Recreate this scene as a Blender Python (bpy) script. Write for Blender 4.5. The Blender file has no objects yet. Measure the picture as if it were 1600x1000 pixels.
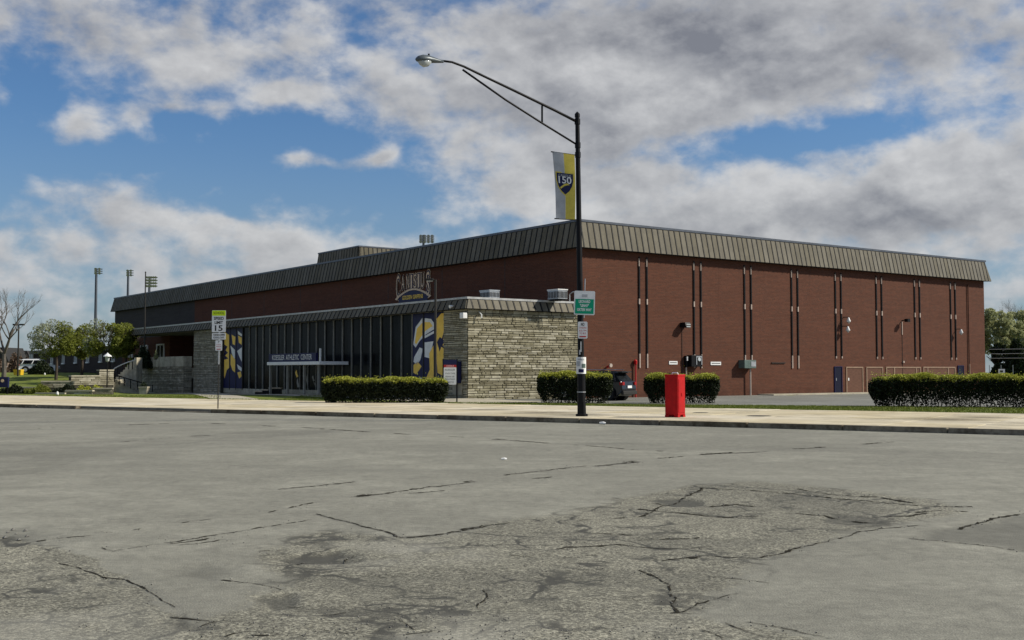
import bpy, bmesh, math, random
import numpy as np
from mathutils import Vector, Matrix
random.seed(7); rng = np.random.default_rng(7)
S = bpy.context.scene
COL = S.collection
# ------------------------------------------------------------------ camera, sky, sun, exposure
CZ = 1.75; FPX = 1780.0; PITCH = math.atan(81/1780)
cam = bpy.data.cameras.new('camera'); cam.sensor_width = 36; cam.lens = 36*FPX/1600; cam.clip_end = 6000; cam.clip_start = .1
co = bpy.data.objects.new('camera', cam); COL.objects.link(co); S.camera = co
co.location = (0, 0, CZ); co.rotation_euler = (math.pi/2+PITCH, 0, 0)
S.view_settings.view_transform = 'Standard'; S.view_settings.look = 'None'
S.view_settings.gamma = 1; S.view_settings.use_curve_mapping = False
S.view_settings.exposure = 0.68
S.render.resolution_x = 1024; S.render.resolution_y = 640
SUN_DIR = Vector((1, -.03, 0)).normalized()*math.cos(math.radians(37)) + Vector((0, 0, math.sin(math.radians(37))))
sl = bpy.data.lights.new('sun', 'SUN'); sl.energy = 3.2; sl.angle = math.radians(2.5); sl.color = (1, .93, .80)
so = bpy.data.objects.new('sun', sl); COL.objects.link(so)
so.rotation_euler = SUN_DIR.to_track_quat('Z', 'Y').to_euler(); so.location = (60, -20, 60)

class NT:
    """tiny node helper"""
    def __init__(s, tree): s.t = tree; s.n = tree.nodes; s.l = tree.links
    def new(s, typ, **kw):
        n = s.n.new(typ)
        for k, v in kw.items(): setattr(n, k, v)
        return n
    def put(s, sock, v):
        if isinstance(v, bpy.types.NodeSocket): s.l.new(v, sock)
        elif isinstance(v, (tuple, list)) and len(v) == 3 and sock.type == 'RGBA': sock.default_value = (*v, 1)
        else: sock.default_value = v
    def m(s, op, a, b=0.0, c=0.0, clamp=False):
        n = s.new('ShaderNodeMath', operation=op, use_clamp=clamp)
        for i, v in enumerate((a, b, c)): s.put(n.inputs[i], v)
        return n.outputs[0]
    def vm(s, op, a, b=(0, 0, 0)):
        n = s.new('ShaderNodeVectorMath', operation=op)
        s.put(n.inputs[0], a)
        if op == 'SCALE': s.put(n.inputs['Scale'], b)
        else: s.put(n.inputs[1], b)
        return n.outputs[0]
    def noise(s, vec, scale, detail=4, rough=.55, dist=0.0):
        n = s.new('ShaderNodeTexNoise'); s.put(n.inputs['Vector'], vec)
        n.inputs['Scale'].default_value = scale; n.inputs['Detail'].default_value = detail
        n.inputs['Roughness'].default_value = rough; n.inputs['Distortion'].default_value = dist
        return n.outputs['Fac']
    def ramp(s, v, a, b, lo=0.0, hi=1.0, smooth=True):
        n = s.new('ShaderNodeMapRange', interpolation_type='SMOOTHSTEP' if smooth else 'LINEAR')
        s.put(n.inputs['Value'], v); s.put(n.inputs['From Min'], a); s.put(n.inputs['From Max'], b)
        s.put(n.inputs['To Min'], lo); s.put(n.inputs['To Max'], hi)
        return n.outputs[0]
    def mix(s, f, a, b, blend='MIX'):
        n = s.new('ShaderNodeMix', data_type='RGBA', blend_type=blend)
        s.put(n.inputs[0], f); s.put(n.inputs[6], a); s.put(n.inputs[7], b)
        return n.outputs[2]

w = bpy.data.worlds.new('World'); S.world = w; w.use_nodes = True
w.node_tree.nodes.clear(); N = NT(w.node_tree)
sky = N.new('ShaderNodeTexSky', sky_type='NISHITA'); sky.sun_disc = False
sky.sun_elevation = math.radians(37); sky.sun_rotation = math.atan2(SUN_DIR.x, SUN_DIR.y)
sky.air_density = 1.0; sky.dust_density = .6; sky.ozone_density = 2.5
g = N.new('ShaderNodeTexCoord').outputs['Generated']
sep = N.new('ShaderNodeSeparateXYZ'); N.put(sep.inputs[0], g)
az = N.m('ARCTAN2', sep.outputs[0], sep.outputs[1])
hyp = N.m('SQRT', N.m('ADD', N.m('MULTIPLY', sep.outputs[0], sep.outputs[0]), N.m('MULTIPLY', sep.outputs[1], sep.outputs[1])))
el = N.m('DIVIDE', sep.outputs[2], N.m('MAXIMUM', hyp, .001))
cs = N.vm('MULTIPLY', g, (1, 1, 1.55))
# fine warp so that the cloud banks get ragged edges
wn = N.new('ShaderNodeTexNoise'); N.put(wn.inputs['Vector'], cs); wn.inputs['Scale'].default_value = 9; wn.inputs['Detail'].default_value = 5
wv = N.vm('SCALE', N.vm('SUBTRACT', wn.outputs['Color'], (.5, .5, .5)), .10)
wsep = N.new('ShaderNodeSeparateXYZ'); N.put(wsep.inputs[0], wv)
azw = N.m('ADD', az, N.m('MULTIPLY', wsep.outputs[0], 1.3)); elw = N.m('ADD', el, N.m('MULTIPLY', wsep.outputs[1], .55))
def blobs(lst):
    tot = None
    for (px, py, rx, ry, wt, sl_) in lst:
        a0 = math.atan((px-800)/FPX); e0 = (581-py)/FPX*math.cos(a0)
        da = N.m('SUBTRACT', azw, a0)
        de = N.m('SUBTRACT', N.m('SUBTRACT', elw, e0), N.m('MULTIPLY', da, sl_))
        x = N.m('MULTIPLY', da, FPX/rx); y = N.m('MULTIPLY', de, FPX/ry)
        r = N.m('ADD', N.m('MULTIPLY', x, x), N.m('MULTIPLY', y, y))
        v = N.m('MULTIPLY', N.m('EXPONENT', N.m('MULTIPLY', r, -1.0)), wt)
        tot = v if tot is None else N.m('ADD', tot, v)
    return tot
lay = blobs([  # clouds (+) and blue gaps (-): px, py, rx, ry, weight, slope
    (150, 50, 270, 75, .42, -.1), (330, 110, 130, 34, .20, -.2), (122, 192, 40, 38, .85, 0), (420, 152, 60, 20, .75, 0),
    (240, 342, 190, 32, .58, -.28), (60, 390, 150, 45, .42, 0), (420, 378, 110, 24, .40, -.25), (495, 267, 60, 18, .80, .1), (578, 249, 24, 12, .8, 0),
    (180, 440, 330, 50, .22, 0), (470, 50, 90, 60, .20, 0), (218, 184, 34, 26, .65, 0), (290, 176, 34, 14, .65, 0),
    (880, 220, 250, 130, .70, 0), (1150, 70, 480, 115, .95, 0), (780, 300, 130, 34, .50, .05), (1350, 330, 420, 80, .80, 0), (1560, 200, 130, 100, .38, 0), (600, 180, 60, 70, .18, 0),
    (300, 235, 360, 75, -.62, 0), (520, 315, 230, 36, -.50, .12), (1265, 212, 190, 32, -1.1, .08), (1110, 262, 60, 34, -.40, -.3), (60, 270, 160, 60, -.20, 0),
    (345, 25, 25, 60, -.35, 0), (610, 60, 110, 22, -.42, -.2), (660, 352, 190, 22, -.55, .1), (40, 130, 60, 30, -.2, 0), (560, 110, 70, 30, -.15, 0), (860, 345, 60, 12, -.2, 0)])
# overall fbm: large + medium + small
n1 = N.noise(cs, 6.5, 8, .56, .1)
sunoff = N.vm('ADD', cs, (.020, -.004, .045))
n2 = N.noise(sunoff, 6.5, 8, .56, .1)
n3 = N.noise(cs, 24, 7, .55, .1)
n4 = N.noise(N.vm('ADD', cs, (.006, -.002, .014)), 24, 7, .55, .1)
base = N.m('ADD', N.m('ADD', N.m('MULTIPLY', N.m('SUBTRACT', n1, .5), 1.3), N.m('MULTIPLY', N.m('SUBTRACT', n3, .5), 2.1)), lay)
dens = N.ramp(base, -.34, .66)
thick = N.ramp(base, .15, .95)
lit = N.m('ADD', N.m('MULTIPLY', N.m('SUBTRACT', n1, n2), 1.5), N.m('MULTIPLY', N.m('SUBTRACT', n3, n4), 1.3))
dark = blobs([(1200, 60, 240, 70, .55, 0), (1480, 90, 200, 40, .5, .1), (900, 20, 260, 40, .35, 0), (1330, 330, 200, 26, .25, 0), (1530, 350, 120, 30, .25, 0), (1360, 20, 110, 30, -.5, .1), (1440, 135, 110, 16, -.4, .05), (150, 120, 200, 30, -.2, 0), (900, 310, 260, 30, -.25, 0), (160, 20, 260, 50, .15, 0)])
tone = N.m('SUBTRACT', N.m('ADD', .84, lit), N.m('ADD', N.m('MULTIPLY', thick, .25), N.m('MULTIPLY', dark, .55)))
tone = N.m('ADD', tone, N.m('MULTIPLY', N.m('SUBTRACT', N.noise(cs, 10, 6, .55), .5), .7))
tone = N.ramp(tone, .02, 1.05, 0, 1, False)
ccol = N.mix(tone, (1.7, 1.75, 1.95), (4.9, 4.9, 4.9))
ccol = N.mix(N.ramp(el, .0, .13, .6, 0.0), ccol, (3.5, 3.6, 3.9))
skc = N.mix(1.0, sky.outputs[0], (.42, .58, .74), 'MULTIPLY')
hb = N.ramp(el, -.02, .24, .6, 0)
skc = N.mix(hb, skc, (2.2, 2.6, 3.0))
fin = N.mix(N.m('MULTIPLY', dens, .93), skc, ccol)
bg = N.new('ShaderNodeBackground'); N.put(bg.inputs[0], fin); bg.inputs[1].default_value = .080
out = N.new('ShaderNodeOutputWorld'); N.l.new(bg.outputs[0], out.inputs[0])

# ------------------------------------------------------------------ pixel -> place helpers (1600x1000 photo)
Rm = Matrix.Rotation(PITCH, 3, 'X')
def ray(px, py): return Rm @ Vector(((px-800)/FPX, 1, (500-py)/FPX))
def G(px, py, z=.15):
    r = ray(px, py); t = (z-CZ)/r.z; return Vector((r.x*t, r.y*t, z))
def V(px, py, Y):
    r = ray(px, py); t = Y/r.y; return Vector((r.x*t, Y, CZ+r.z*t))
D1 = Vector((-.590, .8075, 0)).normalized(); D2 = Vector((.8075, .590, 0)).normalized()
C0 = Vector((4.1, 69.5, 0)); TH = math.atan2(D2.y, D2.x)
def to_loc(p): q = p-C0; return Vector((q.dot(D2), q.dot(D1), p.z))
def from_loc(b, a, z=0): return C0 + D2*b + D1*a + Vector((0, 0, z))
def onR(px, py, a0=0):      # right facade plane -> (b, z)
    r = ray(px, py); o = Vector((0, 0, CZ)); P0 = C0+D1*a0
    t = (P0-o).dot(D1)/r.dot(D1); q = to_loc(o+r*t); return q.x, q.z
def onF(px, py, b0=0):      # front plane at b0 -> (a, z)
    r = ray(px, py); o = Vector((0, 0, CZ)); P0 = C0+D2*b0
    t = (P0-o).dot(D2)/r.dot(D2); q = to_loc(o+r*t); return q.y, q.z
# street frame: s runs left along the kerb, w away from the street
SO = Vector((14.1, 31.5, 0)); SU = Vector((-.843, .538, 0)).normalized(); SN = Vector((.538, .843, 0)).normalized()
def ST(s, w_, z=0): return SO + SU*s + SN*w_ + Vector((0, 0, z))
def s_at(px):               # s where the kerb passes photo column px
    k = (px-800)/FPX; return (k*SO.y-SO.x)/(SU.x-k*SU.y)
def ss(a, b, x): x = np.clip((np.asarray(x, float)-a)/(b-a), 0, 1); return x*x*(3-2*x)
def terr(x, y):
    x = np.asarray(x, float); y = np.asarray(y, float)
    rx, ry = x-SO.x, y-SO.y; w_ = rx*SN.x+ry*SN.y
    qx, qy = x-C0.x, y-C0.y; b = qx*D2.x+qy*D2.y; a = qx*D1.x+qy*D1.y
    wing = .4-.0118*np.clip(a, -4, 64)
    tgt = wing + (.12-wing)*ss(-7.9, -6, b)*(a < 2)
    tgt = tgt*(1-ss(2, -6, a)) + .12*ss(2, -6, a) if False else tgt
    tgt = np.where(a < 0, tgt+(.12-tgt)*ss(0, 5, -a), tgt)
    h = .135+(tgt-.135)*ss(14, 27, w_)
    u = x/np.maximum(y, 1)
    m = ss(86, 140, y)*ss(-.325, -.36, u)
    h = h + m*2.0
    h = h - .10*ss(13.3, 13.0, w_)
    return h
def T(p): return float(terr(p[0], p[1]))

# ------------------------------------------------------------------ materials
MATS = {}
def mat(name, col, rough=.7, var=.0, vscale=3.0, bump=0.0, bscale=30.0, metal=0.0, col2=None, rand=0.0, spec=.22, coord='Object', stretch=None, streak=0.0, emis=None):
    if name in MATS: return MATS[name]
    m = bpy.data.materials.new(name); m.use_nodes = True; t = NT(m.node_tree)
    p = t.n['Principled BSDF']; p.inputs['Roughness'].default_value = rough; p.inputs['Metallic'].default_value = metal
    p.inputs['Specular IOR Level'].default_value = spec
    tc = t.new('ShaderNodeTexCoord'); vec = t.new('ShaderNodeNewGeometry').outputs['Position'] if coord == 'World' else tc.outputs[coord]
    vbase = vec
    if stretch: vec = t.vm('MULTIPLY', vec, stretch)
    c = (*col, 1)
    if var or col2:
        f = t.noise(vec, vscale, 5, .6)
        f2 = t.noise(vec, vscale*7, 3, .6)
        f = t.ramp(t.m('ADD', t.m('MULTIPLY', f, .7), t.m('MULTIPLY', f2, .3)), .35, .65)
        lo = tuple(x*(1-var) for x in col); hi = col2 if col2 else tuple(min(1, x*(1+var)) for x in col)
        if col2: lo = col
        c = t.mix(f, lo, hi)
    if streak:
        sv = t.vm('MULTIPLY', vbase, (3.0, 3.0, .12))
        f = t.ramp(t.noise(sv, 1.2, 5, .65), .42, .75)
        c = t.mix(t.m('MULTIPLY', f, streak), c, tuple(x*.45 for x in col))
    if rand:
        oi = t.new('ShaderNodeObjectInfo')
        k = t.ramp(oi.outputs['Random'], 0, 1, 1-rand, 1+rand, False)
        hs = t.new('ShaderNodeHueSaturation'); t.put(hs.inputs['Color'], c); t.put(hs.inputs['Value'], k)
        t.put(hs.inputs['Saturation'], t.ramp(oi.outputs['Random'], 0, 1, 1.15, .8, False)); c = hs.outputs[0]
    t.put(p.inputs['Base Color'], c)
    if bump:
        b = t.new('ShaderNodeBump'); b.inputs['Strength'].default_value = bump; b.inputs['Distance'].default_value = .02
        t.put(b.inputs['Height'], t.noise(vec, bscale, 4, .6)); t.l.new(b.outputs[0], p.inputs['Normal'])
    if emis:
        p.inputs['Emission Color'].default_value = (*emis[0], 1); p.inputs['Emission Strength'].default_value = emis[1]
    MATS[name] = m; return m
def brick_mat(name, c1, c2, mortar):
    m = bpy.data.materials.new(name); m.use_nodes = True; t = NT(m.node_tree); p = t.n['Principled BSDF']
    p.inputs['Roughness'].default_value = .85; p.inputs['Specular IOR Level'].default_value = .2
    tc = t.new('ShaderNodeTexCoord'); sp = t.new('ShaderNodeSeparateXYZ'); t.put(sp.inputs[0], tc.outputs['Object'])
    cb = t.new('ShaderNodeCombineXYZ'); t.put(cb.inputs[0], t.m('ADD', sp.outputs[0], sp.outputs[1])); t.put(cb.inputs[1], sp.outputs[2])
    b = t.new('ShaderNodeTexBrick'); t.put(b.inputs['Vector'], cb.outputs[0]); b.inputs['Scale'].default_value = 1
    b.inputs['Brick Width'].default_value = .30; b.inputs['Row Height'].default_value = .1; b.inputs['Mortar Size'].default_value = .011
    b.inputs['Bias'].default_value = 0; t.put(b.inputs['Color1'], c1); t.put(b.inputs['Color2'], c2); t.put(b.inputs['Mortar'], mortar)
    sv = t.vm('MULTIPLY', cb.outputs[0], (.22, 3.2, 1)); f = t.noise(sv, 1.5, 6, .7)
    c = t.mix(t.ramp(f, .38, .68, .0, .55), b.outputs[0], tuple(x*.62 for x in c1))
    f2 = t.noise(cb.outputs[0], .35, 5, .6); c = t.mix(t.ramp(f2, .4, .75, 0, .32), c, tuple(min(1, x*1.5) for x in c2))
    f3 = t.noise(cb.outputs[0], 7, 3, .7); c = t.mix(t.ramp(f3, .5, .75, 0, .6), c, tuple(x*.55 for x in c1))
    stv = t.vm('MULTIPLY', cb.outputs[0], (2.2, .10, 1)); fs = t.noise(stv, 1.0, 6, .7)
    c = t.mix(t.m('MULTIPLY', t.ramp(fs, .55, .75), t.ramp(sp.outputs[2], 2.5, 9.2, .15, .75)), c, tuple(x*.50 for x in c1)); c = t.mix(t.m('MULTIPLY', t.ramp(t.noise(stv, 1.7, 5, .7), .62, .8), .35), c, tuple(min(1, x*1.9) for x in mortar))
    # rising damp and washed streaks
    c = t.mix(t.m('MULTIPLY', t.ramp(sp.outputs[2], 1.2, .1), t.ramp(t.noise(cb.outputs[0], 1.5, 4), .35, .65, .1, .6)), c, tuple(x*.4 for x in c1))
    t.put(p.inputs['Base Color'], c)
    bp = t.new('ShaderNodeBump'); bp.inputs['Strength'].default_value = .5; bp.inputs['Distance'].default_value = .01
    t.put(bp.inputs['Height'], t.m('SUBTRACT', f3, b.outputs['Fac'])); t.l.new(bp.outputs[0], p.inputs['Normal'])
    MATS[name] = m; return m
M_BRICK = brick_mat('red_brick', (.124, .043, .023), (.084, .032, .019), (.10, .055, .036))
M_BRICKG = brick_mat('grey_brick', (.055, .048, .046), (.042, .038, .038), (.06, .055, .05))
M_STONE = mat('fieldstone', (.245, .222, .150), .88, col2=(.38, .35, .25), vscale=2.5, bump=.6, bscale=14, rand=.30, spec=.2, coord='World')
M_STONED = mat('fieldstone_weathered', (.22, .20, .145), .9, col2=(.37, .34, .26), vscale=2.5, bump=.6, bscale=14, rand=.35, spec=.2, coord='World')
M_JOINT = mat('mortar_joint', (.05, .046, .036), .95, var=.2)
M_PAN = mat('mansard_metal', (.118, .104, .071), .6, var=.18, vscale=1.3, rand=.14, spec=.2, streak=.4, coord='World')
M_SEAM = mat('mansard_seam', (.016, .016, .015), .6, spec=.2)
M_CAP = mat('roof_cap', (.10, .11, .13), .4, metal=.3, var=.15)
M_CAPW = mat('roof_cap_pale', (.42, .42, .41), .45, metal=.2, var=.2)
M_ROOF = mat('roof_gravel', (.25, .24, .22), .9, var=.2)
M_BLACK = mat('black_paint', (.007, .007, .008), .5, var=.2, spec=.14)
M_DKMETAL = mat('dark_bronze', (.03, .028, .025), .5)
M_GLASS = mat('dark_glass', (.002, .0025, .003), .16, spec=.03, col2=(.016, .019, .021), vscale=1.1, stretch=(1, 1, .18))  # paler vertical streaks paint faint reflections into the glass colour
M_MULL = mat('mullion_aluminium', (.26, .25, .22), .5, metal=.2, var=.15)
M_WHITE = mat('white_paint', (.75, .75, .73), .5, var=.08)
M_CREAM = mat('cream_sleeve', (.46, .38, .32), .6, var=.1)
M_TAN = mat('tan_frame', (.28, .19, .13), .6, var=.12)
M_NAVY = mat('navy_print', (.006, .007, .055), .5, var=.1)
M_NAVYD = mat('navy_sign', (.012, .015, .06), .5)
M_GOLD = mat('gold_print', (.95, .60, .10), .5, var=.08)
M_GOLDL = mat('gold_edge', (.72, .52, .33), .5, var=.08)
M_CONC = mat('concrete', (.40, .365, .28), .9, var=.18, vscale=.8, bump=.3, bscale=60)
M_CONCW = mat('weathered_concrete', (.38, .35, .27), .9, var=.3, vscale=.7, bump=.4, streak=.5)
M_GALV = mat('galvanised_steel', (.42, .43, .44), .4, metal=.6, var=.15)
M_RED = mat('red_plastic', (.42, .004, .005), .6, var=.12, vscale=4, streak=.3)
M_GREEN = mat('green_sign', (.0, .30, .16), .45)
M_YG = mat('fluorescent_yellow', (.62, .80, .02), .45)
M_INK = mat('black_ink', (.02, .02, .02), .5)
M_REDINK = mat('red_ink', (.45, .03, .03), .5)
M_YEL = mat('banner_yellow', (.62, .50, .09), .8, var=.1)
M_GREYF = mat('banner_shade_grey', (.42, .43, .44), .8, var=.12)
M_LAMP = mat('lamp_grey', (.09, .105, .115), .4, metal=.2, var=.2)
M_LENS = mat('lamp_lens', (.42, .45, .45), .12, spec=.6)
M_BARK = mat('bark', (.07, .055, .045), .9, var=.3, bump=.5)
M_BARKG = mat('grey_bark', (.12, .105, .09), .9, var=.3)
M_CAR = mat('car_paint_dark', (.02, .022, .026), .18, metal=.4, spec=.6)
M_CARW = mat('car_paint_white', (.72, .73, .74), .2, spec=.5)
M_TYRE = mat('rubber', (.018, .018, .018), .8)
M_RIM = mat('alloy', (.5, .5, .5), .3, metal=.8)
M_TAIL = mat('tail_lens', (.28, .01, .01), .15)
M_BLUEDOOR = mat('blue_door', (.002, .003, .018), .45, var=.1)
M_GBOX = mat('meter_green', (.10, .14, .125), .5, var=.2)
M_YELLOW = mat('yellow_plastic', (.65, .42, .03), .5)
M_WOOD = mat('pale_timber', (.45, .38, .28), .7, var=.2, vscale=4)
M_TEAL = mat('teal_paint', (.08, .28, .24), .4)
M_SIDING = mat('tan_siding', (.22, .16, .13), .85, var=.3, vscale=.6)
def leaf_mat(name, c1, c2, trans=.35):
    m = bpy.data.materials.new(name); m.use_nodes = True; t = NT(m.node_tree); p = t.n['Principled BSDF']
    p.inputs['Roughness'].default_value = .6; p.inputs['Specular IOR Level'].default_value = .25
    tc = t.new('ShaderNodeTexCoord'); f = t.ramp(t.noise(tc.outputs['Object'], 9, 4, .8), .38, .62)
    c = t.mix(f, c1, c2); t.put(p.inputs['Base Color'], c)
    tr = t.new('ShaderNodeBsdfTranslucent'); t.put(tr.inputs[0], c); mx = t.new('ShaderNodeMixShader'); mx.inputs[0].default_value = trans
    t.l.new(p.outputs[0], mx.inputs[1]); t.l.new(tr.outputs[0], mx.inputs[2]); t.l.new(mx.outputs[0], t.n['Material Output'].inputs[0])
    MATS[name] = m; return m
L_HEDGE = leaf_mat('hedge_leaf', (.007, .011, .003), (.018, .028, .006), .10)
L_BRIGHT = leaf_mat('hedge_sunlit_growth', (.26, .285, .025), (.46, .46, .08), .3)  # new leaves' yellow-green brightened to paint sunlight on the hedge tops
L_BLOSSOM = leaf_mat('blossom', (.26, .29, .18), (.46, .48, .36), .3)
L_SPRING = leaf_mat('spring_leaf', (.12, .15, .018), (.24, .26, .045), .4)
L_DARK = leaf_mat('dark_leaf', (.010, .018, .006), (.025, .04, .012), .15)
L_PALE = leaf_mat('pale_leaf', (.24, .26, .11), (.44, .45, .25), .45)
L_BROWN = leaf_mat('brown_twig_leaf', (.07, .045, .03), (.13, .085, .055), .2)
L_GRASS = leaf_mat('grass_blade', (.080, .12, .012), (.18, .20, .035), .3)

# ------------------------------------------------------------------ mesh helpers
def tag(o, label=None, cat=None, group=None, kind=None):
    for k, v in (('label', label), ('category', cat), ('group', group), ('kind', kind)):
        if v: o[k] = v
    return o
def empty(name, loc=(0, 0, 0), rz=0, label=None, cat=None, group=None, kind=None):
    o = bpy.data.objects.new(name, None); COL.objects.link(o); o.location = loc; o.rotation_euler = (0, 0, rz)
    o.empty_display_size = .2
    return tag(o, label, cat, group, kind)
def link(name, me, parent=None, m=None):
    o = bpy.data.objects.new(name, me); COL.objects.link(o)
    if m is not None and not me.materials: me.materials.append(m)
    if parent is not None: o.parent = parent
    return o
class MB:
    def __init__(s): s.v = []; s.f = []
    def add(s, vs, fs):
        n = len(s.v); s.v += [tuple(v) for v in vs]; s.f += [tuple(i+n for i in f) for f in fs]; return s
    def box(s, x0, x1, y0, y1, z0, z1):
        x0, x1 = sorted((x0, x1)); y0, y1 = sorted((y0, y1)); z0, z1 = sorted((z0, z1))
        return s.add([(x0,y0,z0),(x1,y0,z0),(x1,y1,z0),(x0,y1,z0),(x0,y0,z1),(x1,y0,z1),(x1,y1,z1),(x0,y1,z1)],
                     [(0,3,2,1),(4,5,6,7),(0,1,5,4),(1,2,6,5),(2,3,7,6),(3,0,4,7)])
    def tube(s, pts, rad, n=8, cap=True):
        pts = [Vector(p) for p in pts]; rad = rad if isinstance(rad, (list, tuple)) else [rad]*len(pts)
        vs = []; prev = None
        for i, p in enumerate(pts):
            d = (pts[min(i+1, len(pts)-1)]-pts[max(i-1, 0)]).normalized()
            a = Vector((0, 0, 1)) if abs(d.z) < .9 else Vector((1, 0, 0))
            if prev is not None and abs(prev.dot(d)) < .95: x = (prev-d*prev.dot(d)).normalized()
            else: x = d.cross(a).normalized()
            prev = x; y = d.cross(x)
            for k in range(n):
                t = 2*math.pi*(k+.5)/n; vs.append(p+(x*math.cos(t)+y*math.sin(t))*rad[i])
        fs = [(i*n+k, i*n+(k+1) % n, (i+1)*n+(k+1) % n, (i+1)*n+k) for i in range(len(pts)-1) for k in range(n)]
        if cap: fs += [tuple(range(n-1, -1, -1)), tuple((len(pts)-1)*n+k for k in range(n))]
        return s.add(vs, fs)
    def prism(s, poly, fn, d0, d1):
        """poly = list of 2d points; fn(u, v, d) -> 3d"""
        n = len(poly)
        vs = [fn(u, v, d0) for u, v in poly]+[fn(u, v, d1) for u, v in poly]
        fs = [tuple(range(n)), tuple(range(2*n-1, n-1, -1))]+[(i, i+n, (i+1) % n+n, (i+1) % n) for i in range(n)]
        return s.add(vs, fs)
    def mesh(s, name, m=None, smooth=False):
        me = bpy.data.meshes.new(name); me.from_pydata(s.v, [], s.f)
        bm = bmesh.new(); bm.from_mesh(me); bmesh.ops.recalc_face_normals(bm, faces=bm.faces); bm.to_mesh(me); bm.free()
        if m is not None: me.materials.append(m)
        if smooth: me.polygons.foreach_set('use_smooth', [True]*len(me.polygons))
        me.update(); return me
    def build(s, name, m, parent=None, smooth=False, bevel=0, **kw):
        me = s.mesh(name, m, smooth); o = link(name, me, parent)
        if bevel:
            b = o.modifiers.new('bevel', 'BEVEL'); b.width = bevel; b.segments = 2; b.limit_method = 'ANGLE'
        return tag(o, **kw)
def box(name, m, parent, x0, x1, y0, y1, z0, z1, bevel=0, **kw):
    return MB().box(x0, x1, y0, y1, z0, z1).build(name, m, parent, bevel=bevel, **kw)
def fast_mesh(name, V_, F_, m, smooth=False):
    """V_ (n,3) float array, F_ (k,3|4) int array"""
    me = bpy.data.meshes.new(name); k = F_.shape[1]
    me.vertices.add(len(V_)); me.vertices.foreach_set('co', np.asarray(V_, np.float32).ravel())
    me.loops.add(F_.size); me.loops.foreach_set('vertex_index', F_.ravel().astype(np.int32))
    me.polygons.add(len(F_)); me.polygons.foreach_set('loop_start', np.arange(0, F_.size, k, dtype=np.int32))
    if smooth: me.polygons.foreach_set('use_smooth', np.ones(len(F_), bool))
    me.update(calc_edges=True); me.materials.append(m); return me
def leaves(name, P, size, m, parent=None, flat=0.0, **kw):
    """one quad per point, random orientation; size scalar or array"""
    n = len(P); nrm = rng.normal(size=(n, 3)); nrm[:, 2] = np.abs(nrm[:, 2])+flat; nrm /= np.linalg.norm(nrm, axis=1)[:, None]
    a = np.cross(nrm, rng.normal(size=(n, 3))); a /= np.linalg.norm(a, axis=1)[:, None]+1e-9; b = np.cross(nrm, a)
    sz = (np.ones(n)*size*rng.uniform(.6, 1.35, n))[:, None]
    q = np.stack([P-a*sz, P-b*sz*.55, P+a*sz, P+b*sz*.55], 1).reshape(-1, 3)
    me = fast_mesh(name, q, np.arange(4*n).reshape(n, 4), m); return tag(link(name, me, parent), **kw)
def grid_sheet(name, quad, nx, ny, off, m, parent=None, tf=True, **kw):
    A, B, C_, D = [Vector(q) for q in quad]; vs = []
    for j in range(ny+1):
        for i in range(nx+1):
            u, v = i/nx, j/ny; p = A*(1-u)*(1-v)+B*u*(1-v)+C_*u*v+D*(1-u)*v
            vs.append((p.x, p.y, (T(p) if tf else p.z)+off))
    F_ = np.array([(j*(nx+1)+i, j*(nx+1)+i+1, (j+1)*(nx+1)+i+1, (j+1)*(nx+1)+i) for j in range(ny) for i in range(nx)])
    if (B-A).cross(D-A).z < 0: F_ = F_[:, ::-1]
    me = fast_mesh(name, np.array(vs), F_, m, True); return tag(link(name, me, parent), **kw)
def text_mb(txt, size, fn, depth=.01, out=0.0, wide=None, align='CENTER', spacing=1.0, bold=0.0):
    """letters as solid shapes; fn(u, v, out) -> 3d in the parent's frame"""
    cu = bpy.data.curves.new('t', 'FONT'); cu.body = txt; cu.size = size; cu.align_x = align; cu.align_y = 'CENTER'
    cu.space_character = spacing; cu.resolution_u = 3; cu.offset = bold
    ob = bpy.data.objects.new('t', cu); COL.objects.link(ob)
    me = bpy.data.meshes.new_from_object(ob.evaluated_get(bpy.context.evaluated_depsgraph_get()))
    xs = [v.co.x for v in me.vertices]; k = 1.0
    if wide and xs: k = wide/(max(xs)-min(xs)); cx = (max(xs)+min(xs))/2
    else: cx = 0
    mb = MB(); mb.add([fn((v.co.x-cx)*k, v.co.y, out) for v in me.vertices], [tuple(p.vertices) for p in me.polygons])
    bpy.data.objects.remove(ob); bpy.data.meshes.remove(me); bpy.data.curves.remove(cu)
    return mb
def front(u, v, o): return (u, -o, v)         # free-standing things face -y
def text(txt, size, m, parent, x, z, out, wide=None, name='lettering', bold=0.0, **kw):
    return text_mb(txt, size, lambda u, v, o: (x+u, -out-o, z+v), wide=wide, bold=bold).build(name, m, parent, **kw)

# ------------------------------------------------------------------ ground, road, pavement
M_GROUND = mat('far_ground', (.09, .10, .05), .95, var=.3, vscale=.05, coord='Generated')
M_LAWN = mat('lawn', (.085, .120, .014), .95, col2=(.18, .205, .040), vscale=1.3, bump=.8, bscale=25)
MB().add([(-2500, -600, -.75), (2500, -600, -.75), (2500, 3500, -.75), (-2500, 3500, -.75)], [(0, 1, 2, 3)]).build('ground', M_GROUND, kind='structure')
# lawn / terrain sheet
xs = np.arange(-95, 96, 1.0); ys = np.arange(30, 215, 1.0)
X, Y = np.meshgrid(xs, ys); Z = terr(X, Y)+rng.normal(0, .008, X.shape)
Wc = (X-SO.x)*SN.x+(Y-SO.y)*SN.y
Z = np.where(Wc < 1.0, -.45, Z)
idx = np.arange(X.size).reshape(X.shape)
F_ = np.stack([idx[:-1, :-1], idx[:-1, 1:], idx[1:, 1:], idx[1:, :-1]], -1).reshape(-1, 4)
tag(link('lawn', fast_mesh('lawn', np.stack([X, Y, Z], -1).reshape(-1, 3), F_, M_LAWN, True)), kind='structure')

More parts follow.
